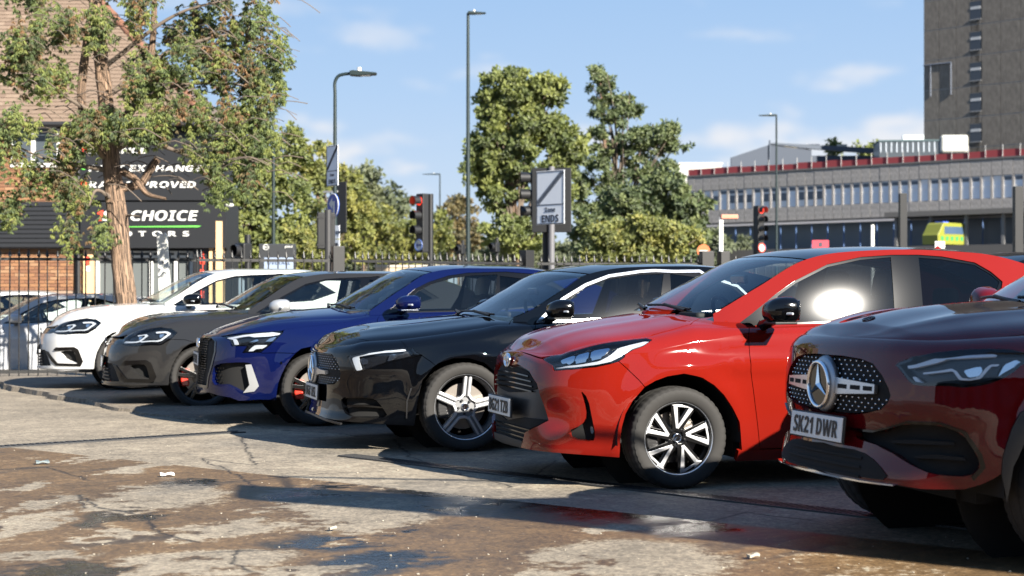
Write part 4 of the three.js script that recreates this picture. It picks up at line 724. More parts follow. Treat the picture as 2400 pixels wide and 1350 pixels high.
// ---------------------------------------------------------------- ground: road level, concrete forecourt, parking slab
const at = (px, D) => (px - 1200) / FPX * D, hgt = (py, D) => EYE - (py - 690) / FPX * D;   // used for distances read off the photograph
{
  struct('road', new THREE.PlaneGeometry(900, 900).rotateX(-Math.PI / 2).translate(0, -.26, -380), mat([.10, .098, .094], .9));
  // concrete of the forecourt, in metres: u = x + 9, v = depth - 3
  const W = 2048, X0 = -9, D0 = 4.5, SZ = 15;
  const G = (px, py) => { const D = EYE * FPX / (py - 690); return [(px - 1200) / FPX * D, D]; };
  const cracks = [[[925, 1030], [960, 1070], [1100, 1120], [1150, 1128], [1200, 1140], [1195, 1142]], [[560, 1020], [600, 1090], [470, 1075], [560, 1115], [575, 1128], [600, 1142]], [[575, 1128], [750, 1110], [900, 1105]], [[200, 1190], [180, 1160], [240, 1190], [330, 1205], [355, 1230], [380, 1250], [470, 1270]], [[0, 1328], [240, 1312]], [[480, 1295], [900, 1280]], [[555, 1290], [545, 1320], [590, 1340]], [[0, 1100], [110, 1095], [210, 1125]], [[1560, 1250], [1750, 1200], [1900, 1220]], [[1300, 1080], [1260, 1110], [1420, 1140]]].map(l => l.map(p => G(...p)));
  const pale = [[360, 1165, 190, 32], [270, 1150, 60, 14], [850, 1205, 190, 40], [700, 1180, 80, 18], [1480, 1310, 260, 50], [500, 1310, 200, 28], [700, 1340, 160, 14], [340, 1095, 60, 14], [60, 1230, 60, 40], [90, 1180, 50, 22], [420, 1030, 70, 12], [240, 1072, 60, 10], [80, 1305, 150, 16], [1480, 1235, 90, 10], [860, 1065, 50, 10], [660, 1105, 60, 8], [100, 1135, 60, 10], [300, 1245, 90, 14], [560, 1235, 120, 18]].map(([x, y, a, b]) => { const c = G(x, y), e = G(x + a, y), f = G(x, y - b); return [c[0], c[1], Math.abs(e[0] - c[0]), Math.abs(f[1] - c[1])]; });
  const wet = [[900, 1050, 380, 34], [640, 1036, 200, 20], [1500, 1180, 420, 46], [1100, 1150, 300, 34], [250, 1215, 90, 26], [760, 1275, 160, 16], [160, 1340, 200, 16], [1250, 1095, 200, 20], [860, 1320, 160, 35], [700, 1160, 120, 22], [620, 1040, 120, 14], [1050, 1190, 150, 20], [1330, 1170, 160, 26], [1620, 1240, 130, 20], [420, 1140, 90, 20]].map(([x, y, a, b]) => { const c = G(x, y), e = G(x + a, y), f = G(x, y - b); return [c[0], c[1], Math.abs(e[0] - c[0]), Math.abs(f[1] - c[1])]; });
  const segD = (p, a, b) => { const dx = b[0] - a[0], dy = b[1] - a[1], t = clamp(((p[0] - a[0]) * dx + (p[1] - a[1]) * dy) / (dx * dx + dy * dy || 1)); return Math.hypot(p[0] - a[0] - dx * t, p[1] - a[1] - dy * t); };
  const side = (x, D) => (x + 3.96) * -1.3 + (D - 12.5) * -1.56;   // positive on the near side of the drain
  const col = new Uint8Array(W * W * 4), rough = new Uint8Array(W * W * 4), bump = new Uint8Array(W * W * 4);
  const near = new Map(); cracks.forEach(l => { for (let i = 0; i < l.length - 1; i++) { const a = l[i], b = l[i + 1]; for (let x = Math.floor((Math.min(a[0], b[0]) - .3) / .5); x <= (Math.max(a[0], b[0]) + .3) / .5; x++) for (let y = Math.floor((Math.min(a[1], b[1]) - .3) / .5); y <= (Math.max(a[1], b[1]) + .3) / .5; y++) { const k = x * 1000 + y; (near.get(k) ?? near.set(k, []).get(k)).push([a, b]); } } });
  const R = rng(5);
  for (let j = 0; j < W; j++) for (let i = 0; i < W; i++) {
    const x = X0 + (i + .5) / W * SZ, D = D0 + (j + .5) / W * SZ, o = (j * W + i) * 4;
    const n1 = fbm(x * .55, D * .55, 1.3, 4), n2 = fbm(x * 2.3 + 9, D * 2.3, 4.1, 4), n3 = fbm(x * 9, D * 9, 7.7, 4, .6), n4 = fbm(x * 34, D * 34, 2.2, 2), grit = R();
    const wx = x + n2 * .4 + n3 * .16, wD = D + n2 * .55 + n3 * .28;
    let light = -.25 + n1 * .9;
    for (const p of pale) light = Math.max(light, 1 - Math.hypot((wx - p[0]) / p[2], (wD - p[1]) / p[3]) + n2 * .5);
    const dry = side(x, D) < 0 ? 1 : sstep(-.02, .26, light + n3 * .55 + n4 * .2 + (grit - .5) * .16);
    let damp = 0; for (const p of wet) damp = Math.max(damp, sstep(1.1, .35, Math.hypot((wx - p[0]) / p[2], (wD - p[1]) / p[3]) + n3 * .5 + n2 * .3));
    damp *= 1 - dry * .8;
    const streak = sstep(.12, .42, fbm(x * .7 + D * .5, (x - D) * 2.6, 3.3, 4));
    let c = [mix(158, 206, dry), mix(126, 190, dry), mix(86, 165, dry)];
    const tone = 1 + n1 * .24 + n2 * .2 + n3 * .26 + n4 * .3 + (grit - .5) * .3;
    c = c.map((v, k) => v * tone * (1 - streak * (1 - dry) * [.32, .28, .18][k]) * (1 - damp * [.66, .60, .50][k]));
    let r = mix(150, 218, dry) - damp * 95 + n3 * 30, h = 128 + n3 * 44 + n4 * 40 + (grit - .5) * 60 + n2 * 30;
    for (const [a, b] of near.get(Math.floor(x / .5) * 1000 + Math.floor(D / .5)) ?? []) { const d = segD([x + n3 * .03 + n2 * .03, D + n3 * .05 + n2 * .04], a, b), w = .004 + .005 * (n2 + .5); if (d < w) { c = c.map(v => v * .5); h -= 70; } else if (d < w * 4) c = c.map(v => v * mix(.82, 1, (d - w) / (3 * w))); }
    if (grit > .9996) c = c.map(() => 215 + 30 * R());
    for (let q = 0; q < 3; q++) { col[o + q] = clamp(c[q], 0, 255); rough[o + q] = clamp(r, 0, 255); bump[o + q] = clamp(h, 0, 255); }
    col[o + 3] = rough[o + 3] = bump[o + 3] = 255;
  }
  const tex = (d, s) => { const t = new THREE.DataTexture(d, W, W, THREE.RGBAFormat); t.magFilter = THREE.LinearFilter; t.minFilter = THREE.LinearMipmapLinearFilter; t.generateMipmaps = true; t.wrapS = t.wrapT = THREE.MirroredRepeatWrapping; if (s) t.colorSpace = THREE.SRGBColorSpace; t.needsUpdate = true; return t; };
  const concrete = new THREE.MeshPhysicalMaterial({ map: tex(col, true), color: rgb(.31, .31, .31), roughnessMap: tex(rough), roughness: 1, bumpMap: tex(bump), bumpScale: .006 });
  const g = new THREE.PlaneGeometry(44, 44, 1, 1).rotateX(-Math.PI / 2).translate(2, 0, -4);       // depth -18 .. 26
  const p = g.attributes.position, uv = g.attributes.uv;
  for (let i = 0; i < p.count; i++) uv.setXY(i, (p.getX(i) - X0) / SZ, (-p.getZ(i) - D0) / SZ);
  struct('concrete_forecourt', g, concrete);
  // the slab the far cars stand on, its broken edge a few centimetres proud
  const edge = []; { const E = [[-8.6, 24], [-6.5, 20.6], [-5.2, 18.2], [-3.78, 16.1], [-3.1, 15.2], [-2.57, 14.6], [-1.9, 13.9], [-1.2, 13.3]], q = rng(8); for (let i = 0; i < E.length - 1; i++) for (let k = 0; k < 16; k++) { const t = k / 16; edge.push([mix(E[i][0], E[i + 1][0], t) + (q() - .5) * .05 + .08 * Math.sin(i * 3 + t * 5), mix(E[i][1], E[i + 1][1], t) + (q() - .5) * .07]); } }
  const pos = [], uvs = [], top = x => mix(.062, .004, sstep(-6.5, -1.6, x));
  for (let i = 0; i < edge.length - 1; i++) {
    const [a, b] = [edge[i], edge[i + 1]], A = [a[0], top(a[0]), -a[1]], Bq = [b[0], top(b[0]), -b[1]], far = p => [p[0] + 9, top(p[0]), -(p[1] + 3.2)], C = far(b), Dq = far(a);
    const quad = (q0, q1, q2, q3) => { for (const v of [q0, q1, q2, q0, q2, q3]) { pos.push(...v); uvs.push((v[0] - X0) / SZ + .31, (-v[2] - D0) / SZ + .17); } };
    quad(A, Bq, C, Dq); const lo = v => [v[0] - .012, -.01, v[2] + .012]; quad(lo(A), lo(Bq), Bq, A);
  }
  const sg = new THREE.BufferGeometry(); sg.setAttribute('position', new THREE.Float32BufferAttribute(pos, 3)); sg.setAttribute('uv', new THREE.Float32BufferAttribute(uvs, 2)); sg.computeVertexNormals();
  const slabMat = concrete.clone(); slabMat.color = rgb(.22, .22, .23); struct('parking_slab', sg, slabMat);
  // kerb under the railing, dropping to the road behind
  // drains
  const iron = mat([.035, .035, .036], .6, .3);
  const drain = (a, b, w, step, m, label) => {
    const L = Math.hypot(b[0] - a[0], b[1] - a[1]), d = thing('drain_channel', label, 'drain', [(a[0] + b[0]) / 2, 0, -(a[1] + b[1]) / 2], Math.atan2(b[1] - a[1], b[0] - a[0]));
    part('drain_trough', span(-L / 2, L / 2, -.08, .004, -w / 2, w / 2), M.liner, d);
    for (const s of [-1, 1]) part('drain_edge', span(-L / 2, L / 2, -.02, .010, s * w / 2 - .012, s * w / 2 + .012, .002), m, d);
    const bars = []; for (let x = -L / 2; x < L / 2; x += step) bars.push(box(step * .45, .012, w, x, .005, 0)); part('drain_grating', join(bars), m, d).userData.kind = 'stuff';
  };
  drain([-7.5, 9.4], [-2.3, 13.78], .13, .05, iron, 'slotted drain crossing the pale concrete at left');
  drain([-1.2, 11.75], [3.4, 7.0], .14, .035, iron, 'iron drain grating in the shade before the red cars');
  // litter and grit
  const q = rng(21), stone = mat([.30, .27, .22], .9);
  const stones = []; for (let i = 0; i < 260; i++) { const D = 6.4 + q() * q() * 8, x = (q() - .5) * D * .66, r = .0025 + q() * q() * .006; stones.push(new THREE.IcosahedronGeometry(r, 0).scale(1, .6, 1.2).rotateY(q() * 6).translate(x, r * .45, -D)); }
  const s = part(numbered('grit'), join(stones), stone, scene); s.userData = { kind: 'stuff', label: 'loose grit and small stones on the concrete', category: 'grit' };
  const lit = mat([.75, .74, .72], .6);
  for (const [px, py, w, l, m, lab] of [[392, 1117, .09, .03, lit, 'white scrap of paper lying on the stained concrete'], [100, 1088, .09, .05, mat([.12, .15, .16], .4), 'dark crumpled scrap near the left edge of the concrete'], [780, 1245, .035, .03, stone, 'pale pebble on the concrete below the red car'], [1765, 1310, .05, .03, stone, 'small stone at the edge of the big shadow']]) {
    const [x, D] = G(px, py), g2 = new THREE.BoxGeometry(w, .012, l, 6, 1, 4), a = g2.attributes.position; for (let i = 0; i < a.count; i++) a.setY(i, a.getY(i) + .004 * Math.sin(a.getX(i) * 90 + a.getZ(i) * 60)); g2.computeVertexNormals();
    solo(lab.includes('scrap') ? 'paper_scrap' : 'pebble', g2.rotateY(.4).translate(x, .018, -D), m, lab, lab.includes('scrap') ? 'litter' : 'stone');
  }
}

// ---------------------------------------------------------------- the canopy out of view at the right that shades the crossover and the concrete
{
  const H = 3.2, k = H / Math.tan(SUN_EL), dx = k * Math.sin(SUN_AZ), dz = k * Math.cos(SUN_AZ);
  const cn = thing('forecourt_canopy', 'flat canopy on posts above the forecourt at the right', 'canopy', [dx, H, dz]);
  const out = [[-1.6, 9.86], [-1.52, 9.27], [0, 8.44], [2.14, 6.79], [5.2, 4.4], [6.4, 6.5], [6.0, 9.3], [2.2, 9.7], [1.0, 9.35], [0, 9.17]];
  part('canopy_roof', extrude(out.map(p => [p[0], p[1]]), .07, .01).rotateX(-Math.PI / 2), mat([.35, .36, .37], .6), cn);
  part('canopy_rail', rod([-1.5, .06, -10.34], [2.2, .03, -9.75], .022), mat([.2, .2, .2], .5), cn);
  part('canopy_rail_bracket', rod([-1.4, .06, -10.34], [-1.3, .03, -9.7], .018), mat([.2, .2, .2], .5), cn);
  for (const [x, z] of [[5.0, -5.2], [6.0, -7.0], [5.8, -9.0]]) part('canopy_post', rod([x, -H, z], [x, .02, z], .06), mat([.2, .2, .2], .5), cn);
}
// ---------------------------------------------------------------- the six cars of the row
const ROW = 'cars parked side by side along the railing';
{ // dark red crossover at the right edge
  const c = makeCar('gla', { name: 'parked_car', pose: POSE.gla, label: 'dark red crossover with studded grille, its nose cut by the right edge', group: ROW, paint: paint([.07, .0028, .004], .35), rim: .235, wheel: 'dark', mirror: [1.5, 1.13, 1.0, .09, .085], plate: 'SK21 DWR', plateY: .562, plateOut: .05, plateTilt: -.1, xB: 2.64, sillMat: M.plastic, privacy: true });
  const K = c.K, gr = new THREE.Group(); gr.name = 'grille'; c.car.add(gr);
  const gp = smoothPoly(K.grille, 1);
  part('grille_panel', both(panel(c.B, gp, { off: -.02, skirt: 0 })), M.liner, gr);
  part('grille_pins', dots(c, gp, .05, .0205, .0048, -.012, (u, z) => Math.abs(z - .755) < .035 || Math.hypot(u, z - .755) < .125), M.chrome, gr).userData.kind = 'stuff';
  const bar = (z0, z1, u0, u1, off, m, n, e = 0) => { const q = []; for (let i = 0; i <= 8; i++) { const u = mix(u0, u1, i / 8); q.push([u, c.vOf(u, z0 - e * (1 - i / 8))]); } for (let i = 8; i >= 0; i--) { const u = mix(u0, u1, i / 8); q.push([u, c.vOf(u, z1 + e * (1 - i / 8))]); } for (const f of [x => x, flip]) part(n, f(panel(c.B, q, { off, skirt: .02 })), m, gr); };
  bar(.735, .775, .08, .435, .008, M.brushed, 'grille_bar', .02);
  for (const [a, b] of [[.15, .225], [.255, .33], [.355, .42]]) bar(.745, .765, a, b, .0095, M.liner, 'bar_slot');
  part('emblem_pod', lathe([[.0, .0], [.135, .0], [.12, .02], [.108, .032], [0, .032]], 40).rotateX(Math.PI / 2).rotateY(-Math.PI / 2).translate(c.B(0, c.vOf(0, .755))[0] + .012, .755, 0), M.silver, gr);
  starBadge(c, .755, .103, .028, gr);
  for (const f of [x => x, flip]) {
    part('intake_trim', f(panel(c.B, K.intake_trim, { off: .008, skirt: .02 })), M.gloss, c.car);
    for (const k of ['slat1', 'slat2']) part('intake_slat', f(panel(c.B, K[k], { off: -.025, skirt: .02 })), M.liner, c.car);
    part('wheel_arch_cladding', f(panel(c.B, K.cladding, { off: .006, skirt: .03 })), M.plastic, c.car);
  }
  const lg = smoothPoly(K.lowergrille, 1);
  part('lower_grille', both(panel(c.B, lg, { off: .004, skirt: .006 })), M.liner, c.car);
  for (const z of [.36, .40, .44]) { const q = []; for (let i = 0; i <= 6; i++) { const u = i / 6 * .36; q.push([u, c.vOf(u, z)]); } for (let i = 6; i >= 0; i--) { const u = i / 6 * .36; q.push([u, c.vOf(u, z + .012)]); } part('lower_grille_bar', both(panel(c.B, q, { off: .010, skirt: .012 })), M.liner, c.car); }
  part('chrome_lip', both(panel(c.B, K.lip, { off: .018, skirt: .02 })), M.chrome, c.car);
  { const hx = .17, p = [0, .001].map(d => { let u = .3; while (c.sk.base(u)[0] < hx + d * 40) u += .002; return c.sk.body(u, 3); }), a = Math.atan2(p[1][1] - p[0][1], p[1][0] - p[0][0]); part('bonnet_emblem', new THREE.TorusGeometry(.028, .004, 6, 24).rotateX(-Math.PI / 2).rotateZ(a).translate(p[0][0], p[0][1] + .004, 0), M.darkchrome, c.car); }
}
{ // bright red supermini
  const c = makeCar('yaris', { name: 'parked_car', pose: POSE.yaris, label: 'bright red supermini with black roof and plate BG21 TZB', group: ROW, paint: paint([.14, .007, .0036], .2), roofMat: M.gloss, roofDark: true, rim: .228, wheel: 'vee', tuck: .0, mirror: [1.46, 1.075, .975, .105, .083], mirrorMat: M.gloss, plate: 'BG21 TZB', plateY: .465, plateOut: .03, plateTilt: -.02, xB: 2.43, privacy: true, antenna: true });
  const K = c.K, gr = new THREE.Group(); gr.name = 'grille'; c.car.add(gr);
  part('grille_surround', both(panel(c.B, K.mouth, { off: -.03, skirt: 0 })), M.satin, gr);
  part('upper_grille', both(panel(c.B, smoothPoly(K.uppergrille, 1), { off: -.022, skirt: .01 })), M.liner, gr);
  part('lower_grille', both(panel(c.B, K.lowergrille, { off: -.022, skirt: .01 })), M.liner, gr);
  const bar = (z, u1, h, off, m = M.gloss) => { const q = []; for (let i = 0; i <= 8; i++) { const u = u1 * i / 8; q.push([u, c.vOf(u, z - .012 * (i / 8) ** 2)]); } for (let i = 8; i >= 0; i--) { const u = u1 * i / 8; q.push([u, c.vOf(u, z + h - .012 * (i / 8) ** 2)]); } part('grille_bar', both(panel(c.B, q, { off, skirt: .02 })), m, gr); };
  for (const [z, u] of [[.585, .44], [.615, .44], [.645, .42], [.675, .37]]) bar(z, u, .008, -.012);
  for (const [z, u] of [[.235, .36], [.262, .38], [.289, .42], [.316, .48], [.343, .5]]) bar(z, u, .008, -.012);
  part('front_lip', both(panel(c.B, K.lip, { off: -.005, skirt: .04 })), M.plastic, c.car);
  const bx = c.B(0, c.vOf(0, .748))[0] - .012, bg = new THREE.Group(); bg.name = 'emblem'; bg.position.set(bx, .752, 0); bg.rotation.set(0, -Math.PI / 2, 0); c.car.add(bg);
  const oval = (a, b, r, x = 0, y = 0) => new THREE.TorusGeometry(1, r, 8, 32).scale(a, b, 1).translate(x, y, 0);
  part('emblem_disc', new THREE.CylinderGeometry(1, 1, .01, 32).rotateX(Math.PI / 2).scale(.062, .043, 1).translate(0, 0, -.005), M.gloss, bg);
  part('emblem_ring', [oval(.062, .043, .09), oval(.022, .038, .12), oval(.045, .016, .12, 0, .02)].map(g => g.scale(1, 1, .09)), M.chrome, bg);
  for (const f of [x => x, flip]) part('fog_light', f(panel(c.B, smoothPoly(K.foglight, 2), { off: -.02, skirt: .02 })), M.reflector, c.car);
}
{ // black hatchback with a star
  const c = makeCar('acl', { name: 'parked_car', pose: POSE.acl, label: 'black hatchback with chrome window strip and silver five twin-spoke wheel', group: ROW, paint: paint([.0012, .0014, .002], .3, .3), rim: .252, wheel: 'twin', mirror: [1.70, 1.055, .99, .10, .075], mirrorMat: M.gloss, chrome: true, plate: 'U68 HSL', plateY: .415, plateOut: .03, plateTilt: -.05, xB: 2.66, privacy: true, spin: -.14 });
  const K = c.K, gr = new THREE.Group(); gr.name = 'grille'; c.car.add(gr);
  const gp = smoothPoly(K.grille, 1);
  part('grille_panel', both(panel(c.B, gp, { off: -.018, skirt: 0 })), M.liner, gr);
  part('grille_pins', dots(c, gp, .055, .0175, .0046, -.01, (u, z) => Math.abs(z - .575) < .028 || Math.hypot(u, z - .585) < .115), M.chrome, gr).userData.kind = 'stuff';
  for (const f of [x => x, flip]) { const q = []; for (let i = 0; i <= 8; i++) { const u = mix(.08, .40, i / 8); q.push([u, c.vOf(u, .562 - .03 * (1 - i / 8) ** 3)]); } for (let i = 8; i >= 0; i--) { const u = mix(.08, .40, i / 8); q.push([u, c.vOf(u, .59 + .035 * (1 - i / 8) ** 3)]); } part('grille_bar', f(panel(c.B, q, { off: .012, skirt: .025 })), M.brushed, gr); }
  part('emblem_pod', lathe([[0, 0], [.13, 0], [.112, .02], [.1, .03], [0, .03]], 40).rotateX(Math.PI / 2).rotateY(-Math.PI / 2).translate(c.B(0, c.vOf(0, .59))[0] + .01, .59, 0), M.silver, gr);
  starBadge(c, .59, .098, .026, gr);
  { const q = [], n = 14, zl = i => mix(.232, .2, (i / n) ** 2); for (let i = 0; i <= n; i++) { const u = i / n * .66; q.push([u, c.vOf(u, zl(i))]); } for (let i = n; i >= 0; i--) { const u = i / n * .66; q.push([u, c.vOf(u, zl(i) + .012)]); } part('front_lip', both(panel(c.B, q, { off: .014, skirt: .02 })), M.satin, c.car); }
  for (const f of [x => x, flip]) { for (const k of ['slat1', 'slat2']) part('intake_slat', f(panel(c.B, K[k], { off: -.01, skirt: .03 })), M.gloss, c.car); part('air_curtain_fin', f(panel(c.B, K.fin, { off: .012, skirt: .02 })), M.satin, c.car); }
}
{ // blue hatchback with four rings
  const c = makeCar('a3', { name: 'parked_car', pose: POSE.a3, label: 'deep blue hatchback with tall mesh grille and silver intake blade', group: ROW, paint: paint([.0018, .004, .032], .4, .32), rim: .246, wheel: 'dark', mirror: [1.77, 1.085, .985, .115, .07], mirrorTrim: M.chrome, plate: 'U22 HLR', plateY: .575, plateOut: .02, plateTilt: -.03, xB: 2.66, privacy: true, paleSeats: true });
  const K = c.K, gr = new THREE.Group(); gr.name = 'grille'; c.car.add(gr);
  part('grille_panel', both(panel(c.B, K.grille, { off: -.03, skirt: 0 })), M.liner, gr);
  part('grille_frame', both(panel(c.B, K.grille, { off: .006, holes: [shrink(K.grille, .022, .5).map(p => [p[0] < .001 ? 0.0001 : p[0], p[1]])], skirt: .03, holeSkirt: .03 })), M.darkchrome, gr);
  const mesh = []; for (let z = .32, row = 0; z < .77; z += .022, row++) for (let u = (row % 2) * .022; u < .4; u += .044) { const um = .36 - Math.max(0, .5 - z) * .55; if (u > um) continue; const q = onSkin(c.B, u, c.vOf(u, z), -.016), r = box(.012, .008, .026, 0, 0, 0); mesh.push(r.clone().translate(...q.p)); if (u > .001) mesh.push(r.translate(q.p[0], q.p[1], -q.p[2])); }
  part('grille_mesh', join(mesh), M.darkchrome, gr).userData.kind = 'stuff';
  const bx = c.B(0, c.vOf(0, .715))[0] - .012; part('emblem', [-1.5, -.5, .5, 1.5].map(k => new THREE.TorusGeometry(.04, .007, 8, 28).rotateY(Math.PI / 2).translate(bx, .715, k * .058)), M.chrome, c.car);
  for (const f of [x => x, flip]) {
    part('intake_blade', f(panel(c.B, K.blade, { off: .008, skirt: .05 })), M.silver, c.car);
    const hm = []; for (let z = .3, row = 0; z < .52; z += .03, row++) for (let u = .56 + (row % 2) * .02; u < .72; u += .042) hm.push(box(.008, .006, .034, ...onSkin(c.B, u, c.vOf(u, z), -.035).p));
    part('intake_mesh', f(join(hm)), M.gloss, c.car).userData.kind = 'stuff';
    part('parking_sensor', f(panel(c.B, smoothPoly(K.sensor, 2), { off: .003, skirt: .004 })), M.gloss, c.car);
  }
  const bq = onSkin(c.B, c.uOf(1.4), c.vOf(c.uOf(1.4), .80), .004); part('wing_badge', box(.09, .018, .006, ...bq.p, .004), M.chrome, c.car);
}
function makeGolf(pose, label, pt, roof, mirrorMat) {
  const c = makeCar('golf', { name: 'parked_car', pose, label, group: ROW, paint: pt, roofMat: roof, rim: .262, wheel: 'dark', mirror: [1.75, 1.05, .985, .115, .072], mirrorMat, mirrorTrim: M.silver, plateY: .46, plateOut: .02, plateTilt: -.04, xB: 2.68, privacy: true });
  const K = c.K, gr = new THREE.Group(); gr.name = 'grille'; c.car.add(gr);
  part('grille_panel', both(panel(c.B, K.grille, { off: -.015, skirt: 0 })), M.gloss, gr);
  for (const z of [.605, .632, .66]) { const q = []; for (let i = 0; i <= 6; i++) { const u = i / 6 * .42; q.push([u, c.vOf(u, z)]); } for (let i = 6; i >= 0; i--) { const u = i / 6 * .42; q.push([u, c.vOf(u, z + .007)]); } part('grille_bar', both(panel(c.B, q, { off: -.006, skirt: .012 })), M.darkchrome, gr); }
  part('lower_grille', both(panel(c.B, K.lowergrille, { off: -.02, skirt: 0 })), M.liner, gr);
  for (const [z, u1] of [[.29, .46], [.325, .44], [.36, .42], [.395, .40]]) { const q = []; for (let i = 0; i <= 6; i++) { const u = i / 6 * u1; q.push([u, c.vOf(u, z)]); } for (let i = 6; i >= 0; i--) { const u = i / 6 * u1; q.push([u, c.vOf(u, z + .01)]); } part('grille_bar', both(panel(c.B, q, { off: 0, skirt: .02 })), M.satin, gr); }
  for (const f of [x => x, flip]) part('intake_trim', f(panel(c.B, K.trim, { off: .01, skirt: .02 })), M.gloss, c.car);
  part('front_lip', both(panel(c.B, K.lip, { off: .012, skirt: .015 })), pt, c.car);
  const bx = c.B(0, c.vOf(0, .65))[0] - .01; part('emblem', [new THREE.TorusGeometry(.06, .008, 8, 28).rotateY(Math.PI / 2), new THREE.CylinderGeometry(.058, .058, .008, 28).rotateZ(Math.PI / 2)].map(g => g.translate(bx, .65, 0)), M.darkchrome, c.car);
  return c;
}
makeGolf(POSE.grey, 'dark grey hatchback with red brake caliper, between blue and white cars', paint([.015, .015, .0155], .55, .33), undefined, M.silver);
makeGolf(POSE.white, 'white hatchback with black door mirror, farthest of the row', paint([.45, .45, .445], 0, .3), undefined, M.gloss);
// ---------------------------------------------------------------- railings
{
  const black = mat([.008, .008, .0085], .45), bar = 3;
  const fence = (a, b, n, label, posts, h = 1.8) => {
    const L = Math.hypot(b[0] - a[0], b[1] - a[1]), f = thing('railing', label, 'fence', [a[0], 0, -a[1]], Math.atan2(b[1] - a[1], b[0] - a[0]), 'iron railings behind the parked cars');
    const one = join([rod([0, .03, 0], [0, h - .13, 0], .0095, .0095, 6), new THREE.ConeGeometry(.026, .11, 6).translate(0, h - .055, 0), new THREE.ConeGeometry(.02, .03, 6).rotateX(Math.PI).translate(0, h - .125, 0), new THREE.SphereGeometry(.016, 6, 5).translate(0, h - .15, 0)]);
    const rr = rng(Math.round(L * 100));
    for (let i = 0; i < n; i++) { const m = part('railing_bar', one, black, f); m.position.x = (i + .5) * L / n; m.rotation.z = (rr() - .5) * .012; if (label.includes('left') && i === 33) m.rotation.z = .05; m.rotation.y = rr() * 6; }
    for (const y of [.12, h - .15]) part('railing_rail', box(L, .04, .012, L / 2, y, 0), black, f);
    for (const [x, w] of posts) part('railing_post', box(w, h + .06, w, x, (h + .06) / 2, 0, .008), black, f);
  };
  fence([-8.3, 21.5], [-2.42, 23.2], 49, 'black spear-topped railing at left behind the white car', [[6.05, .17]]);
  fence([-2.3, 23.25], [.27, 25.4], 28, 'black spear-topped railing between the two thick posts', [[3.3, .17]]);
  fence([.4, 25.4], [3.15, 25.9], 23, 'black spear-topped railing right of the middle sign post', [[2.75, .2]]);
  fence([3.3, 26], [9.2, 28], 48, 'dark railing behind the red car roof', [[0.1, .16]]);
}

// ---------------------------------------------------------------- foliage
const leafMat = (rough = .8) => new THREE.MeshPhysicalMaterial({ color: 0xffffff, roughness: rough, transmission: .5, thickness: 0, side: THREE.DoubleSide });
function leafClump(n, size, seed, long = 1.7, droop = 0) {     // a few folded leaves round a point
  const q = rng(seed), pos = [];
  for (let i = 0; i < n; i++) {
    const d = new THREE.Vector3(q() - .5, q() - .5 - droop, q() - .5).normalize(), s = new THREE.Vector3(q() - .5, q() - .5, q() - .5).cross(d).normalize(), c = d.clone().multiplyScalar(size * .25 * q()), L = size * (.6 + .6 * q()), w = L / long / 2, up = d.clone().cross(s).multiplyScalar(w * .35);
    const p0 = c, p1 = c.clone().addScaledVector(d, L * .5).addScaledVector(s, w).add(up), p2 = c.clone().addScaledVector(d, L), p3 = c.clone().addScaledVector(d, L * .5).addScaledVector(s, -w).add(up);
    for (const v of [p0, p1, p2, p0, p2, p3]) pos.push(v.x, v.y, v.z);
  }
  const g = new THREE.BufferGeometry(); g.setAttribute('position', new THREE.Float32BufferAttribute(pos, 3)); g.computeVertexNormals(); return g;
}
const bark = (() => { const t = textureOf(256, 512, (x, y) => { const a = x * 6.283, n = fbm(Math.cos(a) * 2.2, y * 3, Math.sin(a) * 2.2, 4), r = fbm(Math.cos(a) * 9, y * 4, Math.sin(a) * 9, 3), k = 1 + n * .5 + (r < -.08 ? -.45 : r * .5); return [176 * k, 146 * k, 120 * k]; }); t.repeat.set(1, 1); return t; })();
const barkMat = new THREE.MeshPhysicalMaterial({ map: bark, color: rgb(.42, .42, .43), roughness: .95, bumpMap: bark, bumpScale: .02 });
const twigMat = mat([.11, .085, .065], .95);
function limb(pts, r0, r1, seg = 20, rad = 9, rough = .12, seed = 1) { // a tapered, slightly knobbly branch
  const c = new THREE.CatmullRomCurve3(pts.map(p => new THREE.Vector3(...p)), false, 'centripetal'), fr = c.computeFrenetFrames(seg), pos = [], uv = [], idx = [];
  for (let i = 0; i <= seg; i++) { const t = i / seg, p = c.getPointAt(t), r = mix(r0, r1, t); for (let j = 0; j <= rad; j++) { const a = j / rad * Math.PI * 2, k = r * (1 + rough * noise3.noise(Math.cos(a) * 1.7 + seed, t * pts.length * 2.2, Math.sin(a) * 1.7)), v = fr.normals[i].clone().multiplyScalar(Math.cos(a) * k).addScaledVector(fr.binormals[i], Math.sin(a) * k).add(p); pos.push(v.x, v.y, v.z); uv.push(j / rad, t * c.getLength() / 1.2); } }
  for (let i = 0; i < seg; i++) for (let j = 0; j < rad; j++) { const a = i * (rad + 1) + j, b = a + rad + 1; idx.push(a, a + 1, b, b, a + 1, b + 1); }
  const g = new THREE.BufferGeometry(); g.setAttribute('position', new THREE.Float32BufferAttribute(pos, 3)); g.setAttribute('uv', new THREE.Float32BufferAttribute(uv, 2)); g.setIndex(idx); g.computeVertexNormals(); return g;
}
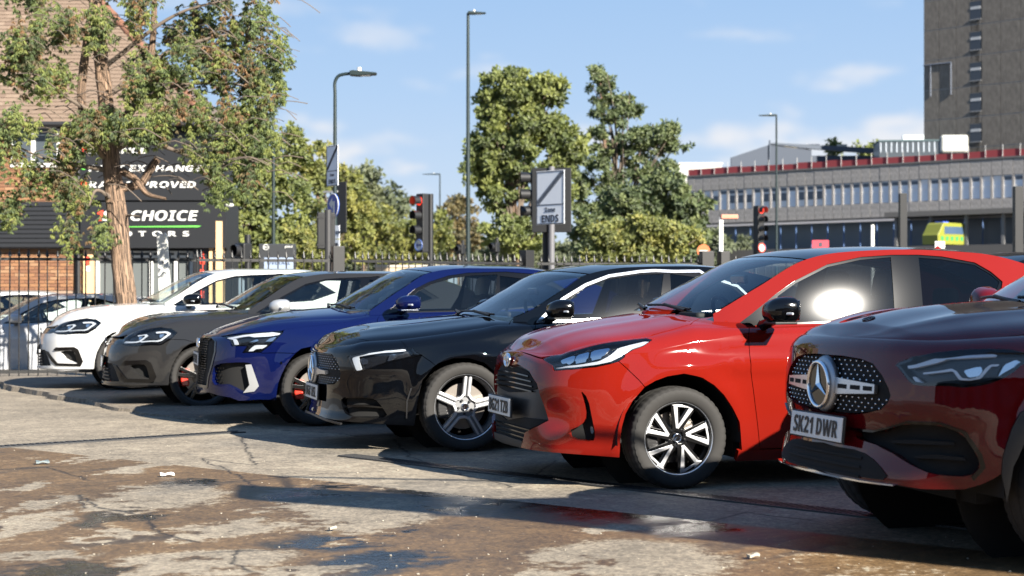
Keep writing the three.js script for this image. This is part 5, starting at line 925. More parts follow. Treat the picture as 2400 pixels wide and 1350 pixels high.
function crownOf(parent, blobs, o) {                            // leaf clumps gathered on sprigs through a few lobes
  const q = rng(o.seed), items = [], pal = o.palette.map(c => rgb(...c)), gauss = () => (q() + q() + q() - 1.5) / .87;
  for (const [bx, by, bz, rx, ry, rz, n] of blobs) for (let i = 0; i < n; i++) {
    let x, y, z, d; do { x = q() * 2 - 1; y = q() * 2 - 1; z = q() * 2 - 1; d = Math.hypot(x, y, z); } while (d > 1 || q() > .25 + d * .8);
    const c = [bx + x * rx, by + y * ry, bz + z * rz], tint = q(), m = o.per ?? 7, sp = o.spread;
    for (let k = 0; k < m; k++) items.push([c[0] + gauss() * sp, c[1] + gauss() * sp * (o.flat ?? .6) - (o.hang ? q() * o.hang : 0), c[2] + gauss() * sp, tint + (q() - .5) * .35]);
  }
  const im = new THREE.InstancedMesh(leafClump(o.leaves ?? 5, o.size, o.seed, o.long ?? 1.7, o.droop ?? 0), leafMat(), items.length), M4 = new THREE.Matrix4(), E = new THREE.Euler(), Q = new THREE.Quaternion();
  items.forEach(([x, y, z, t], i) => {
    const s = .7 + .6 * q(); E.set(o.droop ? (q() - .5) * .7 : q() * 6, q() * 6.28, o.droop ? (q() - .5) * .7 : q() * 6); M4.compose(new THREE.Vector3(x, y, z), Q.setFromEuler(E), new THREE.Vector3(s, s, s)); im.setMatrixAt(i, M4);
    const f = clamp(t) * (pal.length - 1), a = Math.min(pal.length - 2, Math.floor(f)); im.setColorAt(i, pal[a].clone().lerp(pal[a + 1], f - a));
  });
  im.name = 'crown'; im.castShadow = im.receiveShadow = true; im.userData.kind = 'stuff'; parent.add(im); return items;
}
function tree(label, px, D, foot, blobs, o) {                   // blobs in photo pixels (x, y, rx, ry) at depth D, thick as they are wide
  const s = D / FPX, x0 = at(px, D), t = thing(o.name ?? 'tree', label, o.shrub ? 'shrub' : 'tree', [x0, foot, -D], 0, o.group);
  const B = blobs.map(([x, y, rx, ry, n, dz = 0]) => [at(x, D) - x0, hgt(y, D) - foot, dz, rx * s, ry * s, Math.min(rx, ry * 1.3) * s, Math.ceil(n * .82)]);
  const tr = o.trunk ?? .16, main = B.reduce((a, b) => a[1] > b[1] ? a : b);
  part('trunk', limb([[0, -.1, 0], [.03, main[1] * .3, 0], [main[0] * .6 - .05, main[1] * .65, 0], [main[0], main[1] + main[4] * .5, 0]], tr, tr * .25, 16, 8, .1, o.seed), barkMat, t);
  const q = rng(o.seed + 3); const br = [];
  for (const b of B) for (let k = 0; k < (o.branches ?? 3); k++) { const e = [b[0] + (q() - .5) * b[3] * 1.5, b[1] + (q() - .3) * b[4] * 1.1, (q() - .5) * b[5] * 1.4], y0 = Math.max(.4, e[1] * (.35 + .3 * q())); br.push(limb([[main[0] * .5 * y0 / main[1], y0, 0], [mix(0, e[0], .45), mix(y0, e[1], .6), e[2] * .4], e], tr * .3, .012, 8, 5, .1, k)); }
  if (br.length) part('branches', join(br), twigMat, t);
  crownOf(t, B, o);
  return t;
}
const OLIVE = [[.0826, .1160, .0161], [.1492, .1813, .0252], [.2226, .2479, .0413]], DEEP = [[.0493, .0826, .0207], [.0907, .1285, .0288], [.1492, .1813, .0459]], YELLOW = [[.1079, .1320, .0149], [.1813, .1985, .0230], [.2639, .2479, .0367]], GREYGREEN = [[.0747, .0987, .0413], [.1160, .1400, .0574], [.1652, .1813, .0826]];

{ // the conifer in front of the dealer's building
  const D = 21.3, s = D / FPX, x0 = at(300, D), P = (x, y, dz = 0) => [at(x, D) - x0, hgt(y, D), dz];
  const t = thing('conifer_tree', 'tall conifer with drooping green and browned sprays by the dealer sign', 'tree', [x0, 0, -D]);
  part('trunk', limb([P(306, 900), P(303, 790), P(294, 690), P(284, 600), P(274, 500), P(264, 420), P(257, 350), P(250, 270), P(238, 160), P(226, 40), P(218, -120), P(212, -300)], .155, .06, 60, 16, .22, 4), barkMat, t);
  const stems = [[[P(262, 380), P(225, 330, .1), P(196, 250, .1), P(205, 120, .1), P(225, -40), P(240, -200)], .075, .03], [[P(285, 400), P(320, 420, .1), P(350, 455, .15), P(397, 468, .2)], .055, .02], [[P(282, 440), P(325, 430, -.1), P(345, 400, -.1), P(365, 370, -.1)], .06, .05], [[P(270, 470), P(238, 450, .3), P(225, 485, .35)], .035, .012], [[P(270, 350), P(330, 330, .1), P(400, 350, .2), P(470, 375, .2), P(540, 390, .2)], .045, .01], [[P(258, 330), P(330, 200, -.2), P(350, 80, -.2), P(352, -100, -.2)], .06, .03], [[P(262, 400), P(190, 390, .2), P(130, 380, .3), P(60, 350, .3)], .04, .01], [[P(250, 280), P(180, 240, .3), P(110, 190, .4), P(30, 150, .4)], .035, .01], [[P(255, 300), P(380, 220, .3), P(500, 200, .3), P(600, 210, .3)], .04, .01], [[P(245, 230), P(400, 120, 0), P(540, 80, 0), P(640, 70, 0)], .04, .01], [[P(240, 160), P(420, 40, .2), P(560, 0, .2)], .035, .01], [[P(296, 505), P(318, 507, .2), P(340, 510, .3)], .018, .008], [[P(200, 380, .1), P(180, 430, .3), P(178, 500, .4), P(172, 560, .4)], .02, .006]];
  for (const [p, a, b] of stems) part('branch', limb(p, a, b, 22, 8, .2, a * 100), a > .05 ? barkMat : twigMat, t);
  const q = rng(77), tw = [];
  for (let i = 0; i < 340; i++) { const x = 60 + q() * 580, y = -80 + q() * 520, dz = (q() - .5) * 2.4, l = 30 + q() * 70, a = (q() - .3) * 1.2; tw.push(tube([P(x, y, dz), P(x + l * .5, y + l * .2 * a - 8, dz + .1), P(x + l, y + l * .5 * a + 6, dz + .15)], .004 + q() * .004, 4, 3)); }
  part('twigs', join(tw), twigMat, t).userData.kind = 'stuff';
  // sprays: fans of short drooping shoots hung along boughs
  const bl = [[600, 60, 70, 80, 34, 0], [560, 150, 110, 70, 40, .2], [620, 210, 60, 90, 34, .1], [480, 60, 90, 80, 34, -.2], [430, 150, 90, 60, 30, .3], [520, 260, 110, 60, 34, .3], [600, 310, 75, 60, 30, .2], [560, 390, 80, 60, 30, .3], [420, 250, 60, 40, 12, .5], [350, 180, 50, 50, 16, .5], [380, 280, 60, 24, 12, .5], [270, 280, 90, 36, 30, .6], [180, 330, 60, 40, 20, .4], [90, 90, 50, 50, 22, .4], [40, 130, 50, 50, 18, .4], [140, 40, 60, 40, 16, .2], [230, 60, 70, 60, 20, .5], [130, 180, 70, 50, 22, .4], [60, 280, 60, 30, 16, .5], [30, 340, 40, 50, 16, .5], [120, 400, 90, 50, 26, .4], [40, 470, 50, 40, 16, .5], [200, 450, 50, 50, 16, .3], [350, 300, 70, 26, 14, .6], [520, 450, 24, 24, 4, .5], [255, 530, 26, 26, 7, .4], [180, 530, 22, 40, 6, .4], [540, -60, 120, 70, 34, 0], [300, -60, 140, 70, 30, 0], [80, -60, 110, 70, 24, 0], [660, 120, 22, 60, 10, 0], [300, 120, 60, 70, 16, -.6], [420, 30, 80, 60, 22, -.6], [350, 20, 40, 60, 14, .4], [500, 330, 60, 40, 14, .4]];
  const B = bl.map(([x, y, rx, ry, n, dz]) => [at(x, D) - x0, hgt(y, D), dz, rx * s * .9, ry * s * .85, .42, Math.round(n * 1.3)]);
  crownOf(t, B, { seed: 31, palette: [[.2479, .1320, .0413], [.0574, .0907, .0252], [.1079, .1573, .0288], [.1732, .2147, .0367], [.2479, .2731, .0493]], per: 15, spread: .075, flat: 1.3, hang: .22, leaves: 13, size: .058, long: 4.5, droop: .85 });
}
tree('loose willow-like tree behind the hooked lamp post at left', 600, 47, -.26, [[600, 380, 90, 90, 60], [570, 500, 90, 100, 60], [660, 470, 70, 100, 50], [690, 330, 40, 40, 14], [560, 300, 70, 60, 30], [640, 570, 90, 60, 50]], { seed: 41, palette: OLIVE, per: 14, spread: .2, leaves: 6, size: .17, hang: .3 });
tree('yellow-green tree to the right of the hooked lamp post', 800, 62, -.26, [[760, 470, 70, 90, 50], [830, 500, 50, 70, 36], [730, 380, 60, 50, 26], [800, 420, 40, 40, 16], [760, 570, 110, 60, 60]], { seed: 43, palette: YELLOW, per: 14, spread: .24, leaves: 6, size: .2 });
tree('low golden bush behind the railing beside the kiosk', 730, 36, -.26, [[720, 580, 50, 50, 40], [690, 610, 40, 30, 24]], { seed: 44, palette: YELLOW, per: 14, spread: .16, leaves: 6, size: .12, shrub: true, name: 'bush', trunk: .05 });
tree('pale feathery tree far off behind the yellow-green tree', 850, 120, -.26, [[850, 440, 40, 50, 26], [915, 480, 36, 40, 22], [870, 520, 60, 50, 30]], { seed: 45, palette: GREYGREEN, per: 12, spread: .5, leaves: 5, size: .4 });
tree('broad olive tree left of the red traffic signal', 930, 92, -.26, [[900, 540, 60, 50, 44], [970, 560, 60, 45, 40], [930, 600, 90, 30, 40], [1020, 540, 36, 50, 24]], { seed: 46, palette: YELLOW, per: 14, spread: .35, leaves: 6, size: .28 });
tree('rust-tinged tree beside the tall lamp post', 1075, 120, -.26, [[1075, 500, 46, 36, 34], [1080, 555, 50, 40, 34]], { seed: 47, palette: [[.07, .07, .015], [.13, .10, .02], [.2, .13, .03]], per: 12, spread: .4, leaves: 5, size: .34 });
tree('big full leafy tree right of the tall lamp post', 1215, 60, -.26, [[1190, 210, 70, 48, 64], [1275, 225, 60, 50, 54], [1150, 250, 36, 40, 18], [1225, 290, 100, 46, 70], [1150, 350, 60, 60, 50], [1240, 370, 100, 60, 80], [1120, 400, 34, 40, 20], [1330, 340, 46, 50, 34], [1180, 450, 60, 50, 40], [1200, 540, 80, 60, 56], [1310, 420, 40, 60, 30]], { seed: 48, palette: OLIVE, per: 15, spread: .19, leaves: 6, size: .19, trunk: .2 });
tree('slender airy tree with an open crown right of the big tree', 1460, 63, -.26, [[1405, 190, 36, 34, 16], [1430, 250, 44, 40, 22], [1480, 240, 30, 34, 10], [1440, 330, 60, 50, 36], [1535, 320, 66, 42, 40], [1580, 335, 36, 26, 14], [1400, 400, 60, 46, 34], [1510, 410, 84, 50, 54], [1380, 470, 50, 50, 34]], { seed: 49, palette: DEEP, per: 13, spread: .18, leaves: 6, size: .16, branches: 4 });
tree('dense dark green tree in front of the concrete block', 1540, 58, -.26, [[1560, 450, 70, 50, 54], [1620, 490, 56, 40, 40], [1470, 480, 70, 50, 50], [1600, 560, 70, 50, 50], [1400, 540, 60, 60, 44], [1520, 560, 80, 50, 50]], { seed: 50, palette: DEEP, per: 15, spread: .2, leaves: 6, size: .18 });
tree('bright yellow-green shrub spreading above the railing', 1500, 44, -.26, [[1430, 555, 60, 34, 46], [1520, 540, 70, 34, 50], [1600, 560, 50, 28, 34], [1500, 600, 130, 30, 60]], { seed: 51, palette: YELLOW, per: 15, spread: .15, leaves: 6, size: .13, shrub: true, name: 'shrub', trunk: .06 });
tree('small treetops showing above the grey shed roof', 2010, 210, -.26, [[1955, 345, 14, 16, 10], [2040, 352, 30, 16, 16]], { seed: 52, palette: OLIVE, per: 10, spread: .6, leaves: 5, size: .6, branches: 0 });

{ // the wooded skyline beyond the junction
  const D = 140, sc = D / FPX, q = rng(91), B = []; for (let i = 0; i < 46; i++) { const px = 480 + i * 28 + q() * 20, h = 30 + q() * 38; B.push([at(px, D), hgt(640 - h * .8, D), (q() - .5) * 14, 26 * sc, h * sc, 2, 16]); }
  const w = new THREE.Group(); w.name = 'distant_wood'; w.position.set(0, 0, -D); scene.add(w); w.userData = { label: 'far wooded skyline beyond the junction', category: 'woodland', kind: 'stuff' };
  crownOf(w, B, { seed: 92, palette: GREYGREEN, per: 12, spread: .55, leaves: 5, size: .42 });
}

// ---------------------------------------------------------------- dealer's building at left
const brickTone = [[.1836, .0870, .0435], [.2142, .1074, .0510], [.1530, .0714, .0381], [.2346, .1326, .0714]].map(c => mat(c, .9));
const darkSign = mat([.0085, .009, .0105], .45), white = mat([.52, .52, .50], .5), timber = mat([.55, .36, .19], .7), neonRed = mat([.75, .06, .03], .5), signGreen = mat([.10, .42, .06], .5);
{
  const D = 35, b = thing('dealer_building', 'brick car dealer building with dark sign fascia and brown tiled roof', 'building', [0, -.26, -D]), x = px => at(px, D), y = py => hgt(py, D) + .26;
  const mortar = mat([.24, .17, .12], .95);
  part('wall', [span(-19, x(196), 0, y(290), -8, 0), ], mortar, b);
  part('dark_cladding', [span(x(196), x(516), y(590), y(290), -1.6, -.25), span(x(500), x(530), 0, y(475), -1.6, -.05)], darkSign, b);
  // bricks that show, course by course
  const bg = box(.207, .062, .03, 0, 0, 0), half = box(.1, .062, .03, 0, 0, 0), q = rng(12);
  const rows = [[585, 680, -30, 196], [386, 478, -30, 168], [296, 386, -30, 24], [296, 386, 142, 168]]; let n = 0;
  for (const [ya, yb, xa, xb] of rows) { let r = 0; for (let yy = y(yb); yy < y(ya) && n < 300; yy += .0745, r++) for (let xx = x(xa) + (r % 2) * .109; xx < x(xb) - .05; xx += .218) { if (n++ >= 300) break; const m = part('brick', bg, brickTone[Math.floor(q() * 4)], b); m.position.set(xx + .05, yy + .03, .002 + q() * .004); } }
  // tiled roof: plain tiles laid in courses
  const eave = y(292), rise = 3.6, run = 3.4, ang = Math.atan2(rise, run), deck = new THREE.BufferGeometry(), xr = x(500), xl = -19, xh = x(112);
  const V = (a, h) => [a, eave + h, .35 - h * run / rise];
  deck.setAttribute('position', new THREE.Float32BufferAttribute([...V(xl, 0), ...V(xr, 0), ...V(xh, rise), ...V(xl, 0), ...V(xh, rise), ...V(xl, rise), ...V(xr, 0), xr, eave, -7, ...V(xh, rise)], 3)); deck.computeVertexNormals();
  const roof = part('roof', deck, mat([.10, .075, .06], .95), b);
  const tones = [[.1394, .0993, .0714], [.1605, .1163, .0843], [.1224, .0843, .0612], [.1727, .1265, .0925]].map(c => mat(c, .92)), tg = box(.162, .014, .13, 0, 0, 0).rotateX(ang - .09), rest = [];
  let made = 0; const spots = [];
  for (let r = 0; r < 37; r++) for (let k = 0; k < 72; k++) { const h = r * .098, tx = x(-130) + k * .166 + (r % 2) * .083; const lim = mix(xr, xh, h / rise) - .06; if (tx > lim) continue; spots.push([tx, h, r]); }
  spots.sort((a, c) => (a[0] + a[1] * .2) - (c[0] + c[1] * .2));
  for (const [tx, h] of spots) { const v = V(tx, h + .05), z = v[2] + .014 + q() * .006; if (made++ < 300) { const m = part('roof_tile', tg, tones[Math.floor(q() * 4)], roof); m.position.set(v[0], v[1] + .01, z); m.rotation.z = (q() - .5) * .02; } else rest.push(tg.clone().translate(v[0], v[1] + .01, z)); }
  part('roof_tiling', join(rest), tones[0], roof).userData.kind = 'stuff';
  for (let i = 0; i < 16; i++) { const h0 = i / 16 * rise, h1 = (i + 1.15) / 16 * rise, a = V(mix(xr, xh, h0 / rise), h0), c = V(mix(xr, xh, h1 / rise), h1); part('hip_tile', rod(a, c, .11, .085, 10), mat([.16, .075, .045], .9), roof); }
  part('gutter', tube([[xl, eave - .03, .42], [xr, eave - .03, .42]], .055, 2, 8), mat([.015, .015, .016], .5), b);
  // upper window
  const win = part('window', [span(x(26), x(140), y(386), y(298), -.03, .03)], mat([.05, .06, .07], .1), b);
  part('window_frame', [[26, 32, 386, 298], [74, 84, 386, 298], [134, 141, 386, 298], [26, 141, 392, 382], [26, 141, 302, 298]].map(([a, c, d, e]) => span(x(a), x(c), y(d), y(e), .02, .06)), white, win);
  // louvred shutter box
  const lou = part('shutter_box', span(-13.5, x(195), y(582), y(474), 0, .22), mat([.015, .0155, .017], .4), b);
  for (let i = 0; i < 10; i++) part('slat', span(-13.4, x(193), y(580 - i * 10.6), y(573 - i * 10.6), .22, .245, .006), mat([.022, .023, .026], .35, .2), lou);
  // signs
  const s1 = part('upper_sign', span(x(180), x(505), y(470), y(314), -.05, .12), darkSign, b), s2 = part('fascia_sign', span(x(197), x(535), y(582), y(475), -.05, .3), darkSign, b);
  const italic = (g, k = .22) => { const p = g.attributes.position; for (let i = 0; i < p.count; i++) p.setX(i, p.getX(i) + p.getY(i) * k); return g; };
  const words = (txt, x0, x1, yt, yb, z, m, p, it = true) => { const g = lettering(txt, 1, .02); g.computeBoundingBox(); const w = g.boundingBox.max.x - g.boundingBox.min.x, h = g.boundingBox.max.y - g.boundingBox.min.y; g.scale((x(x1) - x(x0)) / w, (y(yt) - y(yb)) / h, 1); if (it) italic(g); part('sign_letters', g.translate((x(x0) + x(x1)) / 2, (y(yt) + y(yb)) / 2, z), m, p); };
  words('FINANCE', 213, 345, 347, 361, .12, white, s1); words('PART EXCHANGE', 213, 473, 388, 403, .12, white, s1); words('RAC APPROVED', 213, 461, 426, 441, .12, white, s1);
  for (const [py, m] of [[353, neonRed], [392, signGreen], [431, neonRed]]) part('sign_bullet', new THREE.CylinderGeometry(.065, .065, .02, 20).rotateX(Math.PI / 2).translate(x(200), y(py), .13), m, s1);
  words('1', 235, 248, 495, 519, .3, neonRed, s2); words('ST CHOICE', 250, 468, 495, 519, .3, white, s2); words('M O T O R S', 255, 450, 543, 555, .3, white, s2, false);
  part('sign_swoosh', extrude([[x(233), y(533)], [x(470), y(530)], [x(478), y(531)], [x(470), y(534)], [x(233), y(534)]], .02).translate(0, 0, .3), signGreen, s2);
  // glazed front
  const gl = part('shopfront_glass', span(x(226), x(450), 0, y(590), -.2, -.16), mat([.10, .11, .11], .05), b);
  for (const px of [226, 290, 352, 410, 447]) part('shopfront_frame', span(x(px) - .035, x(px) + .035, 0, y(590), -.16, -.08), white, gl);
  part('shopfront_frame', [span(x(226), x(450), y(604), y(598), -.16, -.07), span(x(226), x(450), y(592), y(588), -.16, -.07)], white, gl);
  part('timber_post', span(x(198), x(220), 0, y(584), -.1, .1), timber, b); part('timber_post', span(x(512), x(527), 0, y(520), .02, .32), timber, b); part('timber_post', span(x(494), x(504), 0, y(580), .0, .2), timber, b);
  const en = part('entrance_panel', span(x(456), x(500), 0, y(582), -.1, .12), darkSign, b);
  'ENTRANCE'.split('').forEach((ch, i) => { const g = lettering(ch, .12, .02).rotateZ(-Math.PI / 2 * 0); part('sign_letters', g.translate(x(477), y(597) - i * .125, .12), neonRed, en); });
  part('notice', span(x(203), x(213), y(622), y(600), .1, .115), neonRed, b); part('notice', span(x(203), x(213), y(636), y(624), .1, .115), mat([.6, .62, .65], .5), b);
  for (const px of [187, 514]) part('downpipe', rod([x(px), 0, .12], [x(px), y(300), .12], .045), mat([.012, .012, .013], .5), b);
  part('flood_lamp', new THREE.SphereGeometry(.07, 12, 8).scale(1.4, .7, 1).translate(x(541), y(482), .2), white, b);
}
{ // leaning white board
  const D = 21.9, w = thing('white_board_post', 'leaning white plank post in front of the shop window', 'post', [at(398, D), 0, -D]);
  const g = extrude([[-.09, -.1], [.09, -.1], [.055, 1.95], [.03, 2.0], [.0, 1.97], [-.075, 2.02]], .05, .004); part('plank', g.rotateZ(.045), white, w);
  for (const yy of [.75, 1.1, 1.6]) part('bolt', new THREE.CylinderGeometry(.012, .012, .02, 8).rotateX(Math.PI / 2).translate(-yy * .045 - .005, yy, .06), M.satin, w);
  part('backing_post', box(.07, 1.5, .06, -.09, .75, -.03), mat([.03, .02, .04], .6), w);
}

// ---------------------------------------------------------------- street lamps, signs and signals
const postMat = mat([.01, .02, .021], .45, .2), postBlack = mat([.006, .0065, .0075], .5);
function lamp(label, px, top, D, dir, r = .07, hook = 0) {
  const l = thing('street_lamp', label, 'lamp post', [at(px, D), -.26, -D], 0, 'street lamps along the road'), H = hgt(top, D) + .26;
  if (hook) part('pole', [rod([0, 0, 0], [0, H - hook - .05, 0], r * 1.05, r * .62), tube([[0, H - hook - .06, 0], [0, H - hook * .55, 0], [hook * .22 * dir, H - hook * .16, 0], [hook * .62 * dir, H - .01, 0], [hook * dir, H, 0]], r * .62, 20, 10)], postMat, l);
  else part('pole', [rod([0, 0, 0], [0, H, 0], r, r * .55), rod([0, 0, 0], [0, 1.4, 0], r * 1.5, r * 1.5)], postMat, l);
  const hx = (hook || 0) * dir, L = D / FPX * (hook ? 58 : 40);
  const head = part('lamp_head', extrude([[0, -.025], [L * .3, -.035], [L, -.012], [L * 1.02, .0], [L * .5, .02], [L * .1, .035], [0, .025]].map(([a, c]) => [a * dir, c]), .2, .01).translate(hx, H, -.1), postMat, l);
  part('lamp_lens', box(L * .5, .012, .17, hx + dir * L * .55, H - .035, 0), mat([.6, .6, .58], .3), head);
  part('photocell', new THREE.CylinderGeometry(.035, .04, .08, 12).translate(hx + dir * L * .35, H + .06, 0), white, head);
  return l;
}
lamp('hooked lamp post carrying the blue arrow sign', 785, 172, 27, 1, .045, .26);
lamp('tallest lamp post, in front of the big leafy tree', 1097, 30, 50, 1, .085);
lamp('lamp post half hidden by the conifer', 641, 208, 43, 1, .06);
lamp('farthest thin lamp post beside the red signal', 1031, 408, 110, -1, .08);
lamp('lamp post in front of the concrete block windows', 1820, 270, 75, -1, .075);
const signGrey = mat([.66, .69, .73], .5), ink = mat([.02, .025, .04], .6);
function zoneSign(label, px0, px1, py0, py1, D, turn) {
  const w = (px1 - px0) / FPX * D / Math.cos(turn), h = (py1 - py0) / FPX * D, s = thing('zone_sign', label, 'sign', [at((px0 + px1) / 2, D), hgt((py0 + py1) / 2, D), -D], turn, 'zone ends signs');
  part('sign_plate', box(w, h, .012, 0, 0, 0, .005), signGrey, s);
  const yb = -h / 2 + h * .37; part('sign_border', [box(w * .98, .012, .004, 0, yb, .008), ...[-1, 1].map(k => box(.012, h * .97, .004, k * w * .475, 0, .008)), ...[-1, 1].map(k => box(w * .96, .012, .004, 0, k * h * .485, .008))], ink, s);
  const a = [-w * .46, yb + .02], b = [w * .46, h * .47]; for (const o of [-.03, -.015, 0, .015, .03]) { const d = Math.hypot(b[0] - a[0], b[1] - a[1]); part('sign_stripe', box(d * .97, o === 0 ? .012 : .007, .004, 0, 0, 0).rotateZ(Math.atan2(b[1] - a[1], b[0] - a[0])).translate((a[0] + b[0]) / 2 - o * .8 * w / .45, (a[1] + b[1]) / 2 + o * .4 * w / .45, .008), ink, s); }
  for (const [t, k, yy] of [['Zone', .36, .275], ['ENDS', .60, .11]]) { const g = lettering(t, .1, .003); g.computeBoundingBox(); const gw = g.boundingBox.max.x - g.boundingBox.min.x; part('sign_letters', g.scale(w * k / gw, w * k / gw, 1).translate(0, -h / 2 + h * yy, .007), ink, s); }
  part('bracket', [box(w * .5, .03, .05, 0, h * .3, -.03), box(w * .5, .03, .05, 0, -h * .3, -.03)], postBlack, s);
  return s;
}
zoneSign('zone ends sign high on the hooked lamp post', 763, 795, 341, 436, 26.9, -.95);
zoneSign('larger zone ends sign in front of the traffic signal board', 1258, 1322, 400, 526, 26.6, -.8);
{
  const D = 26.8, s = thing('turn_left_sign', 'round blue left turn arrow sign on the hooked lamp post', 'sign', [at(781, D), hgt(482, D), -D], -.98), r = 29 / FPX * D;
  part('sign_plate', new THREE.CylinderGeometry(r, r, .015, 40).rotateX(Math.PI / 2), mat([.015, .06, .32], .45), s);
  part('sign_border', new THREE.TorusGeometry(r * .95, .008, 6, 40).translate(0, 0, .008), white, s);
  part('sign_arrow', extrude([[.35, -.7], [.35, .35], [-.1, .35], [-.1, .62], [-.68, .18], [-.1, -.26], [-.1, .02], [.06, .02], [.06, -.7]].map(p => [p[0] * r, p[1] * r]), .004).translate(0, 0, .008), white, s);
}
{ // bus sign plates under it
  const D = 26.9, s = thing('bus_lane_sign', 'small grey bus sign plates low on the hooked lamp post', 'sign', [at(789, D), hgt(568, D), -D], -.8);
  part('sign_plate', [box(.15, .22, .01, 0, .17, 0), box(.15, .33, .01, 0, -.12, 0)], signGrey, s);
  part('sign_letters', lettering('way', .07, .003).translate(0, .15, .006), ink, s); part('bus_symbol', [box(.09, .08, .004, 0, -.05, .007, .002), box(.02, .02, .004, -.03, -.1, .007), box(.02, .02, .004, .03, -.1, .007)], ink, s);
}
const lampRed = new THREE.MeshPhysicalMaterial({ color: rgb(.3, .01, .005), emissive: rgb(1, .06, .02), emissiveIntensity: .32, roughness: .4 });
function signal(label, px, top, bottom, D, turn, n, o = {}) {
  const s = thing('traffic_signal', label, 'traffic light', [at(px, D), -.26, -D], turn, 'traffic signals by the junction'), y1 = hgt(top, D) + .26, y0 = hgt(bottom, D) + .26, H = y1 - y0, w = .23, step = H / n;
  part('pole', rod([o.poleX ?? 0, 0, -.17], [o.poleX ?? 0, o.poleTop ?? y1, -.17], .058, .058, 12), postBlack, s);
  const hd = part('signal_head', [box(w, H, .16, 0, (y0 + y1) / 2, 0, .02)], postBlack, s);
  if (o.board) part('backing_board', box(w + .26, H + .2, .012, 0, (y0 + y1) / 2, -.07), postBlack, s);
  for (let i = 0; i < n; i++) {
    const y = y1 - (i + .5) * step;
    if (o.sign && i === n - 1) { const p = part('signal_sign', new THREE.CylinderGeometry(.11, .11, .02, 28).rotateX(Math.PI / 2).translate(0, y, .09), o.sign === 'arrow' ? white : white, s); if (o.sign === 'arrow') { part('sign_ring', new THREE.TorusGeometry(.115, .012, 6, 28).translate(0, y, .1), mat([.05, .09, .25], .4), p); part('sign_arrow', extrude([[.09, -.018], [.09, .018], [-.02, .018], [-.02, .055], [-.09, 0], [-.02, -.055], [-.02, -.018]], .004).translate(0, y, .101), mat([.05, .08, .2], .4), p); } else { part('sign_ring', new THREE.TorusGeometry(.112, .016, 6, 28).translate(0, y, .1), neonRed, p); part('sign_arrow', tube([[-.04, y - .07, .105], [-.04, y + .02, .105], [0, y + .05, .105], [.04, y + .02, .105], [.04, y - .05, .105]], .011, 12, 6), ink, p); } continue; }
    const a = part('signal_aspect', new THREE.CylinderGeometry(.09, .09, .02, 24).rotateX(Math.PI / 2).translate(0, y, .085), i === 0 && o.red ? lampRed : mat([.015, .015, .015], .2), s);
    part('visor', new THREE.CylinderGeometry(.1, .098, .16, 22, 1, true, -2.3, 4.6).rotateX(Math.PI / 2).rotateZ(Math.PI).translate(0, y, .18), postBlack, a);
    if (i === 0 && o.red) { const p = new THREE.PointLight(rgb(1, .08, .03), .04); p.position.set(0, y, .16); p.castShadow = true; p.shadow.radius = 4; s.add(p); p.name = 'lamp_light'; }
  }
  return s;
}
signal('traffic signal with red lit above a white left arrow', 990, 454, 592, 33, -.85, 4, { red: true, sign: 'arrow', poleX: .05, board: false });
signal('traffic signal with red lit and a no u-turn disc, before the concrete block', 1780, 482, 592, 45, .55, 5, { red: true, sign: 'uturn' });
signal('traffic signal with dark hoods pointing left beside the larger zone sign', 1256, 398, 516, 27.3, -1.5, 3, { poleTop: 3.0 });
{ // dark boards behind the signs
  const D = 27.15, b = thing('signal_board', 'dark backing board behind the larger zone ends sign', 'board', [at(1290, D), hgt(469, D), -D], -.1);
  part('board', box(.66, 1.08, .02, .02, 0, 0, .01), postBlack, b); part('board_post', rod([.02, -2.6, .02], [.02, .56, .02], .055), mat([.10, .10, .11], .5), b);
  const c = thing('signal_board', 'narrow dark backing board on the hooked lamp post', 'board', [at(799, 27.3), hgt(486, 27.3), -27.3], -.55); part('board', box(.24, .86, .02, 0, 0, 0, .01), postBlack, c); part('arm', box(.3, .03, .03, -.2, .27, .03), mat([.2, .2, .2], .5), c);
  const e = thing('signal_box', 'black signal housing seen from behind on its own post', 'traffic light', [at(764, 25.5), 0, -25.5], .15); part('housing', box(.28, .58, .16, 0, hgt(541, 25.5), 0, .02), postBlack, e); part('housing_band', [box(.29, .03, .17, 0, hgt(510, 25.5), 0), box(.29, .03, .17, 0, hgt(574, 25.5), 0)], M.satin, e); part('pole', rod([.03, -.2, .06], [.03, hgt(492, 25.5), .06], .055), mat([.03, .03, .032], .45), e);
}
for (const [px, py, D, label] of [[570, 590, 28, 'pedestrian signal box between the shop and the kiosk'], [1080, 585, 52, 'small pedestrian signal beside the tall lamp post'], [1160, 580, 50, 'small pedestrian signal under the big leafy tree']]) {
  const s = thing('pedestrian_signal', label, 'traffic light', [at(px, D), -.26, -D], -.7, 'pedestrian signals'), y = hgt(py, D) + .26; part('housing', box(.26, .3, .2, 0, y, 0, .03), postBlack, s); part('visor', new THREE.CylinderGeometry(.1, .1, .16, 16, 1, true).rotateX(Math.PI / 2).translate(0, y + .02, .14), M.satin, s); part('pole', rod([0, 0, -.1], [0, y + .3, -.1], .055), postBlack, s);
}
